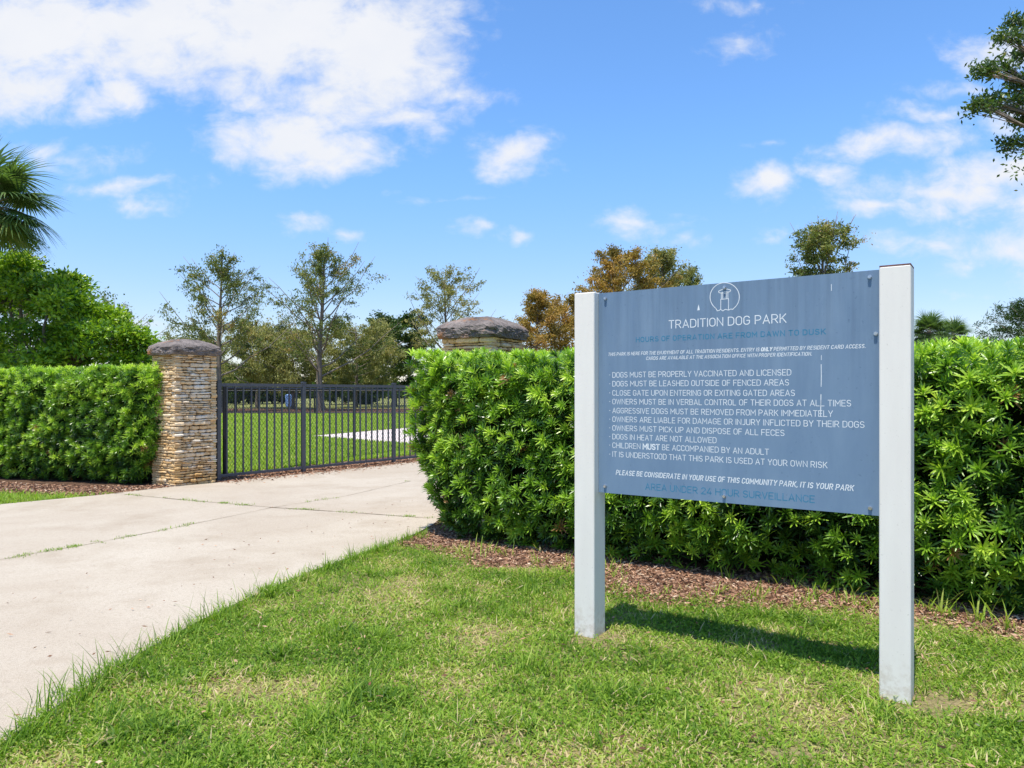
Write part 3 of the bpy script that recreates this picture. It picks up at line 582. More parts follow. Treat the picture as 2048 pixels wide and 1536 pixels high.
    mbc.build('cap', M['cap_stone'], root)
    return root
def fix_children(root, base):
    pass
pillar('tall stacked stone pillar at the left end of the black fence', (-4.80, 10.40), math.radians(37), 0.645, 1.905, 3)
pillar('stacked stone pillar rising from behind the right hedge, mostly hidden', (-0.201, 7.54), math.radians(30), 0.636, 1.935, 11)

# ------------------------------------------------------------------ metal fence beside the entrance
def bar(mb, a, b, w, h=None):
    a, b = np.asarray(a, float), np.asarray(b, float); h = h or w; L = np.linalg.norm(b - a); t = (b - a) / L
    up = UP if abs(t[2]) < 0.9 else np.array((FD[0], FD[1], 0)); s = unit(np.cross(t, up)); u = np.cross(s, t)
    mb.box((a + b) / 2, (L, w, h), np.stack([t, s, u], 1))
FD = unit(np.array((2.10, 2.75, 0.0))); F0 = np.array((-4.46, 11.10, 0.0))
def chainlink(mb, a, b, z0, z1, cell, wire):
    a, b = np.asarray(a, float), np.asarray(b, float); L = np.linalg.norm(b - a); t = (b - a) / L; Hh = z1 - z0; k = 1.15
    nr = np.array((-t[1], t[0], 0))
    for sgn in (1, -1):
        o = (-Hh / k if sgn > 0 else 0.0)
        while o < L + (0 if sgn > 0 else Hh / k):
            s0, s1 = o, o + sgn * Hh / k; zz0, zz1 = z0, z1
            def clip(s, z, sa, za):
                return s, z
            lo, hi = 0.0, 1.0
            for lim, ge in ((0.0, True), (L, False)):
                ds = s1 - s0
                f = (lim - s0) / ds
                if (ge and ds > 0) or (not ge and ds < 0): lo = max(lo, f)
                else: hi = min(hi, f)
            if hi - lo > 0.01:
                p = a + t * (s0 + (s1 - s0) * lo) + UP * (z0 + Hh * lo); q = a + t * (s0 + (s1 - s0) * hi) + UP * (z0 + Hh * hi)
                dd = unit(q - p); sd = np.cross(dd, nr) * wire / 2; nn_ = nr * wire / 2
                mb.add([p - sd, p + nn_, p + sd, p - nn_, q - sd, q + nn_, q + sd, q - nn_], [(0, 1, 5, 4), (1, 2, 6, 5), (2, 3, 7, 6), (3, 0, 4, 7)])
            o += cell
def metal_fence():
    root = empty('metal_fence', tuple(F0)); tag(root, 'charcoal metal picket fence running back from the left stone pillar', 'fence')
    def part(name, fn, m='fence', parent=root):
        mb = MB(); fn(mb); o = mb.build(name, M[m], parent); return o
    posts = [0.0, 1.55, 3.62, 6.1]
    for s in posts:
        p = FD * s
        po = part('post', lambda mb: mb.box(p + UP * 0.755, (0.058, 0.058, 1.52), np.stack([FD, np.array((-FD[1], FD[0], 0)), UP], 1)))
        part('post_cap', lambda mb: (mb.box(p + UP * 1.523, (0.072, 0.072, 0.018), np.stack([FD, np.array((-FD[1], FD[0], 0)), UP], 1)), mb.box(p + UP * 1.537, (0.05, 0.05, 0.012), np.stack([FD, np.array((-FD[1], FD[0], 0)), UP], 1))), parent=po)
    for s0, s1 in zip(posts[:-1], posts[1:]):
        a, b = FD * (s0 + 0.03), FD * (s1 - 0.03)
        for z, w, hh in ((1.475, 0.045, 0.05), (0.09, 0.04, 0.04)):
            part('rail', lambda mb: bar(mb, a + UP * z, b + UP * z, w, hh))
        n = int(round((s1 - s0) / 0.142)); 
        for i in range(1, n):
            q = FD * (s0 + (s1 - s0) * i / n)
            part('picket', lambda mb: mb.box(q + UP * 0.78, (0.022, 0.022, 1.342), np.stack([FD, np.array((-FD[1], FD[0], 0)), UP], 1)))
metal_fence()
def chain_fence(label, pts, z1, post_r, cell, wire, step_posts, second_rail=True):
    a0 = np.array((*pts[0], 0)); root = empty('chain_link_fence', tuple(a0)); tag(root, label, 'fence')
    for s in step_posts:
        i = min(int(s), len(pts) - 2); f = s - i; p = np.array((*pts[i], 0)) * (1 - f) + np.array((*pts[i + 1], 0)) * f - a0
        mb = MB(); mb.tube([p + UP * -0.03, p + UP * (z1 * 0.5), p + UP * (z1 + 0.03)], post_r, 8); mb.build('post', M['black'], root)
    for i in range(len(pts) - 1):
        a, b = np.array((*pts[i], 0)) - a0, np.array((*pts[i + 1], 0)) - a0
        for z in ((z1, 0.06) if second_rail else (z1,)):
            mb = MB(); mb.tube([a + UP * z, (a + b) / 2 + UP * z, b + UP * z], post_r * 0.72, 6); mb.build('rail', M['black'], root)
        mb = MB(); chainlink(mb, a, b, 0.05, z1, cell, wire); mb.build('wire_mesh', M['black'], root)
chain_fence('black chain link fence just behind the charcoal picket fence', [(-4.58, 11.65), (-3.28, 15.2), (-1.9, 18.9)], 1.425, 0.032, 0.085, 0.006, [0.0, 1.0, 2.0], False)
chain_fence('far black chain link fence in front of the background trees', [(-34, 49.0), (-9, 48.0), (16, 47.0)], 1.5, 0.06, 0.16, 0.010, list(np.arange(0, 2.01, 0.105)))
# short run of fence between the left hedge and the pillar
def side_fence():
    a = np.array((-5.42, 10.98, 0)); b = np.array((-9.5, 13.6, 0)); root = empty('metal_fence', tuple(a)); tag(root, 'black metal fence glimpsed between left hedge and pillar', 'fence')
    t = unit(b - a); L = np.linalg.norm(b - a); R3 = np.stack([t, np.array((-t[1], t[0], 0)), UP], 1)
    for s in (0.12, L - 0.1):
        mb = MB(); mb.box(t * s + UP * 0.755, (0.058, 0.058, 1.52), R3); mb.build('post', M['black'], root)
    for z in (1.47, 0.09):
        mb = MB(); bar(mb, t * 0.0 + UP * z, t * L + UP * z, 0.045, 0.05); mb.build('rail', M['black'], root)
    for s in np.arange(0.27, L - 0.2, 0.142):
        mb = MB(); mb.box(t * s + UP * 0.78, (0.022, 0.022, 1.342), R3); mb.build('picket', M['black'], root)
side_fence()

# ------------------------------------------------------------------ park sign
def arc(cx, cy, rx, ry, a0, a1, n=9):
    return [(cx + rx * math.cos(math.radians(a0 + (a1 - a0) * i / n)), cy + ry * math.sin(math.radians(a0 + (a1 - a0) * i / n))) for i in range(n + 1)]
W = 0.56; r_ = W / 2
GLY = {
 'A': (0.62, [[(0, 0), (0.31, 1), (0.62, 0)], [(0.11, 0.30), (0.51, 0.30)]]),
 'B': (0.55, [[(0, 0), (0, 1), (0.28, 1)] + arc(0.28, 0.76, 0.23, 0.24, 90, -90) + [(0, 0.52)], [(0.28, 0.52)] + arc(0.29, 0.26, 0.26, 0.26, 90, -90) + [(0, 0)]]),
 'C': (0.54, [arc(0.28, 0.72, 0.28, 0.28, 15, 180) + arc(0.28, 0.28, 0.28, 0.28, 180, 345)]),
 'D': (0.57, [[(0, 0), (0, 1), (0.25, 1)] + arc(0.25, 0.68, 0.32, 0.32, 90, 0) + arc(0.25, 0.32, 0.32, 0.32, 0, -90) + [(0, 0)]]),
 'E': (0.49, [[(0.49, 1), (0, 1), (0, 0), (0.49, 0)], [(0, 0.52), (0.42, 0.52)]]),
 'F': (0.48, [[(0.48, 1), (0, 1), (0, 0)], [(0, 0.50), (0.41, 0.50)]]),
 'G': (0.56, [arc(0.28, 0.72, 0.28, 0.28, 18, 180) + arc(0.28, 0.28, 0.28, 0.28, 180, 360) + [(0.56, 0.48), (0.30, 0.48)]]),
 'H': (0.57, [[(0, 0), (0, 1)], [(0.57, 0), (0.57, 1)], [(0, 0.52), (0.57, 0.52)]]),
 'I': (0.02, [[(0.01, 0), (0.01, 1)]]),
 'J': (0.40, [[(0.40, 1), (0.40, 0.26)] + arc(0.18, 0.22, 0.22, 0.22, 0, -125)]),
 'K': (0.56, [[(0, 0), (0, 1)], [(0.53, 1), (0.02, 0.38)], [(0.19, 0.58), (0.56, 0)]]),
 'L': (0.47, [[(0, 1), (0, 0), (0.47, 0)]]),
 'M': (0.70, [[(0, 0), (0, 1), (0.35, 0.36), (0.70, 1), (0.70, 0)]]),
 'N': (0.58, [[(0, 0), (0, 1), (0.58, 0), (0.58, 1)]]),
 'O': (0.56, [arc(0.28, 0.72, 0.28, 0.28, 0, 180) + arc(0.28, 0.28, 0.28, 0.28, 180, 360) + [(0.56, 0.72)]]),
 'P': (0.55, [[(0, 0), (0, 1), (0.28, 1)] + arc(0.28, 0.715, 0.27, 0.285, 90, -90) + [(0, 0.43)]]),
 'Q': (0.58, [arc(0.28, 0.72, 0.28, 0.28, 0, 180) + arc(0.28, 0.28, 0.28, 0.28, 180, 360) + [(0.56, 0.72)], [(0.36, 0.2), (0.6, -0.04)]]),
 'R': (0.56, [[(0, 0), (0, 1), (0.28, 1)] + arc(0.28, 0.725, 0.26, 0.275, 90, -90) + [(0, 0.45)], [(0.27, 0.45), (0.56, 0)]]),
 'S': (0.53, [arc(0.265, 0.745, 0.25, 0.255, 25, 270) + arc(0.265, 0.255, 0.265, 0.255, 90, -150)]),
 'T': (0.54, [[(0, 1), (0.54, 1)], [(0.27, 1), (0.27, 0)]]),
 'U': (0.57, [[(0, 1), (0, 0.285)] + arc(0.285, 0.285, 0.285, 0.285, 180, 360) + [(0.57, 1)]]),
 'V': (0.58, [[(0, 1), (0.29, 0), (0.58, 1)]]),
 'W': (0.84, [[(0, 1), (0.20, 0), (0.42, 0.9), (0.64, 0), (0.84, 1)]]),
 'X': (0.56, [[(0, 0), (0.56, 1)], [(0, 1), (0.56, 0)]]),
 'Y': (0.56, [[(0, 1), (0.28, 0.42), (0.56, 1)], [(0.28, 0.42), (0.28, 0)]]),
 '2': (0.52, [arc(0.26, 0.74, 0.25, 0.26, 165, -20) + [(0, 0), (0.52, 0)]]),
 '4': (0.56, [[(0.36, 1), (0, 0.22), (0.56, 0.22)], [(0.42, 0.45), (0.42, 0)]]),
 '.': (0.02, [[(0.01, 0), (0.01, 0.07)]]), ',': (0.03, [[(0.03, 0.06), (0.0, -0.10)]]), '-': (0.07, [[(0.0, 0.5), (0.07, 0.5)]]), ' ': (0.34, []),
}
def text_strokes(txt, bolds=(), gap=0.225):
    """strokes in cap-height units with the pen weight of each; spacing like the photograph's lettering"""
    x = 0.0; out = []; i = 0; bold = False
    marks = set()
    for b in bolds:
        k = txt.find(b); marks |= set(range(k, k + len(b)))
    for i, ch in enumerate(txt):
        w, st = GLY[ch]
        for s in st: out.append(([(x + a, b) for a, b in s], i in marks))
        x += w + (0.0 if ch == ' ' else gap)
    return out, x - gap
def ribbon(mb, pts, wd, to3):
    P = np.array(pts, float)
    k = np.concatenate([[True], np.linalg.norm(np.diff(P, axis=0), axis=1) > 1e-6]); P = P[k]
    closed = np.linalg.norm(P[0] - P[-1]) < 1e-4
    if closed: P = P[:-1]
    n = len(P)
    sd = unit(np.diff(P, axis=0, append=P[:1])); 
    if not closed: sd[-1] = sd[-2]
    pv = np.roll(sd, 1, axis=0)
    if not closed: pv[0] = sd[0]
    nr = np.stack([-sd[:, 1], sd[:, 0]], 1); npv = np.stack([-pv[:, 1], pv[:, 0]], 1)
    mt = unit(nr + npv); sc = 1 / np.clip((mt * nr).sum(1), 0.42, 1); off = mt * sc[:, None] * wd / 2
    if not closed: P[0] -= sd[0] * wd * 0.45; P[-1] += sd[-1] * wd * 0.45
    V = np.concatenate([P + off, P - off]); m = n if closed else n - 1; i = np.arange(m); j = (i + 1) % n
    mb.add(np.array([to3(a, b) for a, b in V]), np.stack([i, n + i, n + j, j], 1))
def park_sign():
    SD = np.array((-0.830, 0.558, 0.0)); SN = np.array((0.558, 0.830, 0.0))
    R0 = np.array((1.722, 3.155, 0.0)); PW_, PD = 0.124, 0.135; SPAN = 1.532; HT = 1.905
    root = empty('park_sign', tuple(R0 + SD * SPAN / 2)); org = R0 + SD * SPAN / 2
    tag(root, 'blue grey park rules sign with white lettering between two white posts', 'sign')
    Rm = np.stack([-SD, SN, UP], 1)
    def post(c, h0, capm):
        mb = MB(); x, y = PW_ / 2, PD / 2; bv = 0.004
        loop = [(-x + bv, -y), (x - bv, -y), (x, -y + bv), (x, y - bv), (x - bv, y), (-x + bv, y), (-x, y - bv), (-x, -y + bv)]
        V = [(a, b, 0.0 if k == 0 else HT - bv if k == 1 else HT) for k in range(3) for a, b in ([(p * (1 if k < 2 else 0.96), q * (1 if k < 2 else 0.96)) for p, q in loop])]
        Fq = [(k * 8 + i, k * 8 + (i + 1) % 8, (k + 1) * 8 + (i + 1) % 8, (k + 1) * 8 + i) for k in range(2) for i in range(8)]
        mb.add(np.array(V) @ Rm.T, Fq); mb.F.setdefault(8, []).append(np.arange(16, 24)[None])
        o = mb.build('post', M['post'], root); o.location = c - org
        return o
    cR = R0 + SD * PW_ / 2 + SN * PD / 2; cL = R0 + SD * (SPAN + PW_ / 2) + SN * PD / 2
    pr_ = post(cR, 0, None); pl_ = post(cL, 0, None)
    mb = MB(); mb.box(UP * (HT + 0.003), (PW_ * 0.99, PD * 0.99, 0.006), Rm); mb.build('post_cap', M['rust'], pr_)
    # panel between the posts, a little behind their front faces
    set_back = 0.052; pa = R0 + SD * (PW_ + 0.001) + SN * set_back; pw = SPAN - PW_ - 0.002; z0, z1 = 0.800, 1.902; th = 0.012
    pc = pa + SD * pw / 2 + UP * (z0 + z1) / 2
    mb = MB(); mb.box((0, 0, 0), (pw, th, z1 - z0), np.eye(3)); panel = mb.build('panel', M['panel'], root)
    panel.location = pc + SN * th / 2 - org; panel.rotation_euler = (0, 0, math.atan2(-SD[1], -SD[0]))
    # photo pixel -> (u to the right, z up) on the panel front, in the panel's own axes
    def pan(px, py):
        k = (px - HX) / F
        s = (k * pa[1] - pa[0]) / (SD[0] - k * SD[1]); Y = pa[1] + SD[1] * s
        return (pw / 2 - s, EYE + (HY - py) / F * Y - (z0 + z1) / 2)
    LIFT = -th / 2 - 0.0003
    def to3(u, z): return (u, LIFT, z)
    def zz(x, y): return pan(1130 + x * 0.36621, 500 + y * 0.36621)
    def line(mb, txt, xl, xr, ytop, ybot, weight=0.125, slant=0.0, bolds=(), boldw=0.2):
        ul, zt = zz(xl, ytop); _, zb = zz(xl, ybot); ur, _ = zz(xr, ybot)
        st, w = text_strokes(txt, bolds, 0.225 if weight < 0.145 else 0.31); h = zt - zb; sx = (ur - ul - slant * h) / w
        for pts, b in st:
            ribbon(mb, [(ul + a * sx + slant * c * h, zb + c * h) for a, c in pts], h * (boldw if b else weight), to3)
    def sub(name, fn, m):
        mb = MB(); fn(mb); return mb.build(name, M[m], panel)
    sub('title_lettering', lambda mb: line(mb, 'TRADITION DOG PARK', 568, 1207, 386, 428, 0.105), 'white')
    sub('hours_lettering', lambda mb: line(mb, 'HOURS OF OPERATION ARE FROM DAWN TO DUSK', 389, 1422, 478, 502, 0.19), 'teal')
    def notice(mb):
        line(mb, 'THIS PARK IS HERE FOR THE ENJOYMENT OF ALL TRADITION RESIDENTS. ENTRY IS ONLY PERMITTED BY RESIDENT CARD ACCESS.', 236, 1643, 562, 578, 0.15, 0.18, ('ONLY',), 0.25)
        line(mb, 'CARDS ARE AVAILABLE AT THE ASSOCIATION OFFICE WITH PROPER IDENTIFICATION.', 444, 1350, 584, 600, 0.15, 0.18)
    sub('notice_lettering', notice, 'white')
    rules = [('DOGS MUST BE PROPERLY VACCINATED AND LICENSED', 1234, 669, 696), ('DOGS MUST BE LEASHED OUTSIDE OF FENCED AREAS', 1222, 717, 744),
             ('CLOSE GATE UPON ENTERING OR EXITING GATED AREAS', 1254, 767, 794), ('OWNERS MUST BE IN VERBAL CONTROL OF THEIR DOGS AT ALL TIMES', 1561, 814, 841),
             ('AGGRESSIVE DOGS MUST BE REMOVED FROM PARK IMMEDIATELY', 1461, 863, 890), ('OWNERS ARE LIABLE FOR DAMAGE OR INJURY INFLICTED BY THEIR DOGS', 1634, 910, 937),
             ('OWNERS MUST PICK UP AND DISPOSE OF ALL FECES', 1197, 958, 985), ('DOGS IN HEAT ARE NOT ALLOWED', 826, 1005, 1032),
             ('CHILDREN MUST BE ACCOMPANIED BY AN ADULT', 1112, 1052, 1079), ('IT IS UNDERSTOOD THAT THIS PARK IS USED AT YOUR OWN RISK', 1432, 1101, 1128)]
    def rl(mb):
        for t, xr, a, b in rules:
            line(mb, t, 260, xr, a, b, 0.105, 0, ('MUST',) if t.startswith('CHILD') else (), 0.21); line(mb, '-', 243, 246, a, b, 0.10)
    sub('rules_lettering', rl, 'white')
    sub('closing_lettering', lambda mb: line(mb, 'PLEASE BE CONSIDERATE IN YOUR USE OF THIS COMMUNITY PARK, IT IS YOUR PARK', 279, 1579, 1202, 1226, 0.16, 0.18), 'white')
    sub('surveillance_lettering', lambda mb: line(mb, 'AREA UNDER 24 HOUR SURVEILLANCE', 440, 1362, 1275, 1307, 0.14), 'teal')
    def emblem(mb):
        def e(pts): return [pan(1380 + x * 0.06836, 540 + y * 0.06836) for x, y in pts]
        wd = 0.0034
        circ = [(1016 + 428 * math.cos(math.radians(a)), 790 - 418 * math.sin(math.radians(a))) for a in np.linspace(-50, 232, 44)]
        wave = [(800, 1195), (850, 1185), (895, 1150), (935, 1180), (965, 1200), (1005, 1165), (1045, 1150), (1090, 1165), (1135, 1172), (1180, 1145), (1225, 1145), (1255, 1150)]
        ribbon(mb, e(circ), wd, to3); ribbon(mb, e([circ[-1]] + wave + [circ[0]]), wd, to3)
        for s in ([(835, 640), (850, 610), (985, 550), (1045, 550), (1175, 578), (1185, 610), (1160, 640), (1010, 640), (900, 672), (850, 662), (835, 640)],
                  [(905, 680), (1010, 682), (1120, 665)], [(915, 682), (918, 850)], [(960, 690), (958, 850)], [(1062, 680), (1060, 838)], [(1110, 672), (1108, 835)],
                  [(900, 1160), (900, 860), (1010, 850), (1128, 838), (1128, 1160)]):
            ribbon(mb, e(s), wd * 0.9, to3)
    sub('emblem', emblem, 'white')
    for sc_, wd_ in (([(1399, 625), (1400, 690), (1399, 745)], 0.0028), ([(1398, 790), (1397, 850), (1396, 908)], 0.0034), ([(1400, 575), (1400, 600)], 0.002), ([(1455, 188), (1455, 222)], 0.0022)):
        sub('scratch', lambda mb: ribbon(mb, [zz(*k) for k in sc_], wd_, to3), 'white')
    sub('paint_chip', lambda mb: mb.add([to3(*zz(730, 297)), to3(*zz(722, 330)), to3(*zz(736, 328))], [(0, 1, 2)]), 'white')
    for bx, by in ((222, 265), (1665, 148), (220, 1290), (1667, 1410), (870, 1345), (872, 205), (1698, 457)):
        u, z = zz(bx, by); mb = MB(); k = 8 if bx != 1698 else 6
        mb.tube([(u, -th / 2 + 0.002, z), (u, -th / 2 - 0.003, z)], (0.009, 0.009), 10); mb.tube([(u, -th / 2 - 0.003, z), (u, -th / 2 - 0.012, z)], (0.008, 0.007), 6)
        mb.build('bolt', M['steel'], panel)
park_sign()

# ------------------------------------------------------------------ trees
def limb(p0, p1, sag, n=6, wob=0.03):
    t = np.linspace(0, 1, n)[:, None]; p = np.asarray(p0) * (1 - t) + np.asarray(p1) * t; L = np.linalg.norm(np.asarray(p1) - np.asarray(p0))
    p = p + UP * (sag * L * t * (1 - t) * 2) + rng.normal(0, wob * L, (n, 3)) * (t * (1 - t) * 2); return p
def tree(name, label, cat, base, H, R, leafm, prof, t0=0.2, nb=34, rise=0.5, leaf=(0.22, 0.09), per=26, spread=0.28, droop=0.25, trunk_r=0.14, group=None, dens=1.0, fork=0, lean=0.0, nsub=4, tbias=0.0, bark=0.4, ragged=False):
    root = empty(name, tuple(base)); tag(root, label, cat, group)
    tm, cm = MB(), MB()
    tp = np.stack([np.linspace(0, 1, 10) * lean * H + 0.012 * H * np.sin(np.linspace(0, 5, 10) + rng.uniform(0, 6)), 0.010 * H * np.sin(np.linspace(0, 4, 10) + rng.uniform(0, 6)), np.linspace(-0.05, 0.97 * H, 10)], 1); tp[0, :2] = 0
    hts = np.linspace(0, 1, 10); tm.tube(tp, trunk_r * (1.25 * (1 - hts) ** 0.8 + 0.06) * np.where(hts == 0, 1.35, 1), 8, bark)
    def trunk_at(t): return np.array([np.interp(t, hts, tp[:, k]) for k in range(3)])
    anchors, tints = [], []
    for i in range(nb):
        t = t0 + (0.98 - t0) * ((i + rng.random()) / nb) ** 0.92
        a = i * 2.399963 + rng.normal(0, 0.35); L = 1.16 * R * prof((t - t0) / (1 - t0)) * (rng.uniform(0.35, 1.4) if ragged else rng.uniform(0.55, 1.18))
        up = rise * rng.uniform(0.6, 1.4)
        p0 = trunk_at(max(t - 0.06 - (0.25 * R / H if fork else 0), t0 * 0.75)); p1 = trunk_at(t) + np.array((math.cos(a) * L, math.sin(a) * L, up * L))
        p1[2] = min(p1[2], H * 1.0)
        br = limb(p0, p1, -0.12 if rise > 0 else 0.1); r0 = trunk_r * 0.42 * (1 - 0.7 * t) + 0.01
        tm.tube(br, np.linspace(r0, 0.012, len(br)), 5, bark + 0.15)
        ct = rng.normal(0, 0.16)
        for j in range(nsub):
            f = 0.35 + 0.65 * (j + 0.6) / nsub if nsub > 1 else 1.0
            q0 = br[min(int(f * (len(br) - 1)), len(br) - 1)]
            sl_ = max(0.32 * L, 0.25) * rng.uniform(0.6, 1.3); sa = a + rng.normal(0, 0.9)
            q1 = q0 + np.array((math.cos(sa) * sl_, math.sin(sa) * sl_, sl_ * rng.uniform(-0.25, 0.75)))
            sb = limb(q0, q1, -droop * 0.5, 4); tm.tube(sb, np.linspace(0.016, 0.006, 4) * (trunk_r / 0.14) ** 0.5, 3, bark + 0.1, cap=False)
            for s in (0.45, 0.75, 1.0): anchors.append(sb[int(s * 3)]); tints.append(0.48 + tbias + ct + rng.normal(0, 0.1))
    A = np.array(anchors); T = np.array(tints); k = len(A); m = max(1, int(per * dens * 1.5)); R = R
    size_c = rng.uniform(0.35, 1.15, k) * spread * 0.72
    pos = np.repeat(A, m, 0) + rng.normal(size=(k * m, 3)) * np.repeat(size_c, m)[:, None] * np.array((1, 1, 0.65))
    pos[:, 2] = np.maximum(pos[:, 2], 0.15)
    ax = rand_dirs(k * m) + np.array((0, 0, -droop)); n = k * m
    leaves(cm, pos, ax, rng.uniform(0.6, 1.3, n) * leaf[0], rng.uniform(0.7, 1.2, n) * leaf[1], np.clip(np.repeat(T, m) + rng.normal(0, 0.13, n), 0, 1), 0.1)
    tm.build('trunk', M['bark'], root, smooth=True); cm.build('crown', leafm, root)
    return root
cone = lambda s: 0.16 + 0.95 * (1 - s) ** 0.85
cone2 = lambda s: (0.55 + 0.6 * s / 0.25 if s < 0.25 else 1.12 * (1 - (s - 0.25) / 0.75) ** 0.8 + 0.14)
ball = lambda s: 0.25 + 0.95 * math.sqrt(max(0, 1 - (2 * s - 0.85) ** 2 / 1.4))
vase = lambda s: 0.45 + 0.75 * math.sin(min(1, s * 1.15) * math.pi * 0.8)
def far(px, Y): return at(px, Y)
def ztop(py, Y): return EYE + (HY - py) / F * Y
GC = 'trees standing beyond the far fence'
tree('cypress_tree', 'tall thin cypress tree right of the left stone pillar, green at its tip', 'tree', far(440, 52), ztop(497, 52), 3.7, M['cyp_green'], cone, 0.26, 32, 0.75, (0.21, 0.08), 19, 0.38, 0.6, 0.17, GC, tbias=0.05, ragged=True, nsub=4)
tree('cypress_tree', 'tallest airy cypress tree with bare trunk showing, over the middle of the fence', 'tree', far(643, 56), ztop(480, 56), 4.2, M['cyp_green'], cone, 0.24, 36, 0.8, (0.22, 0.082), 19, 0.38, 0.6, 0.20, GC, ragged=True, tbias=0.02)
tree('cypress_tree', 'slim olive brown cypress tree rising left of the hidden pillar cap', 'tree', far(893, 62), ztop(530, 62), 3.0, M['cyp_olive'], cone2, 0.22, 32, 0.7, (0.23, 0.085), 16, 0.36, 0.5, 0.16, GC, ragged=True, tbias=0.15)
tree('oak_tree', 'round dark green tree just left of the hedge end, beyond the fence', 'tree', far(788, 76), ztop(630, 76), 3.0, M['oak'], ball, 0.28, 40, 0.35, (0.30, 0.16), 34, 0.42, 0.1, 0.2, GC, tbias=0.05)
tree('cypress_tree', 'narrow rusty cypress tree just right of the hidden pillar cap', 'tree', far(1072, 60), ztop(570, 60), 2.3, M['cyp_rust'], cone2, 0.2, 36, 0.55, (0.24, 0.09), 22, 0.34, 0.4, 0.15, GC)
tree('cypress_tree', 'bushy rust orange cypress tree against the left white sign post', 'tree', far(1128, 66), ztop(590, 66), 2.9, M['cyp_rust'], ball, 0.12, 40, 0.4, (0.26, 0.10), 30, 0.42, 0.4, 0.15, GC, tbias=0.1)
tree('cypress_tree', 'wide golden brown cypress tree above the left part of the sign panel', 'tree', far(1238, 60), ztop(488, 60), 3.6, M['cyp_rust'], cone2, 0.25, 44, 0.6, (0.25, 0.10), 30, 0.40, 0.4, 0.18, GC, tbias=-0.05)
tree('cypress_tree', 'green and gold cypress tree behind the emblem end of the sign panel', 'tree', far(1322, 63), ztop(486, 63), 3.1, M['cyp_olive'], cone2, 0.25, 44, 0.6, (0.25, 0.10), 28, 0.40, 0.4, 0.18, GC, tbias=0.1)
tree('cypress_tree', 'small grey green cypress tip peeping over the middle of the sign panel', 'tree', far(1378, 70), ztop(522, 70), 1.7, M['cyp_green'], cone, 0.25, 30, 0.6, (0.25, 0.10), 18, 0.34, 0.4, 0.14, GC)
tree('cypress_tree', 'lone upright tree with forked limbs above the right end of the panel', 'tree', far(1645, 50), ztop(438, 50), 1.35, M['cyp_green'], vase, 0.40, 38, 1.5, (0.24, 0.10), 19, 0.38, 0.3, 0.2, GC, fork=1, tbias=0.12, ragged=True)
for px, Y, py, R, lab in ((515, 66, 640, 3.0, 'low olive weeping tree between the two tall cypress trees'), (585, 62, 655, 2.6, 'shaggy olive tree close left of the tallest cypress trunk'),
                          (712, 68, 640, 2.8, 'olive brown drooping tree between tallest cypress and round dark tree'), (385, 74, 668, 2.6, 'pale thin olive tree peeping behind the left pillar cap')):
    tree('weeping_tree', lab, 'tree', far(px, Y), ztop(py, Y), R, M['cyp_olive'], ball, 0.24, 36, 0.3, (0.30, 0.09), 24, 0.42, 0.9, 0.14, GC, tbias=0.06)
tree('bare_tree', 'thin half bare brown tree showing over the broad green tree', 'tree', far(228, 40), ztop(588, 40), 1.9, M['cyp_olive'], cone2, 0.3, 26, 0.5, (0.14, 0.05), 5, 0.22, 0.3, 0.09, bark=0.6)
tree('pine_tree', 'grey green feathery tree at the right edge above the hedge', 'tree', far(2072, 45), ztop(600, 45), 3.3, M['oak'], cone2, 0.12, 56, 0.5, (0.24, 0.05), 22, 0.30, -0.3, 0.15, tbias=-0.2)
for i, (px, Y, py, R, lab) in enumerate(((478, 88, 728, 2.6, 'dark green shrub low behind the first cypress trunk'), (545, 92, 732, 2.4, 'yellow green shrub low between the two tall cypress trunks'),
                          (690, 86, 735, 2.8, 'dark rounded shrub just right of the tallest cypress trunk'), (728, 90, 738, 2.0, 'small dark shrub left of the round dark tree'))):
    tree('shrub', lab, 'shrub', far(px, Y), ztop(py, Y), R, M['oak'] if i != 1 else M['far'], ball, 0.06, 26, 0.3, (0.34, 0.18), 34, 0.42, 0.1, 0.07, 'shrubs low behind the cypress trees')

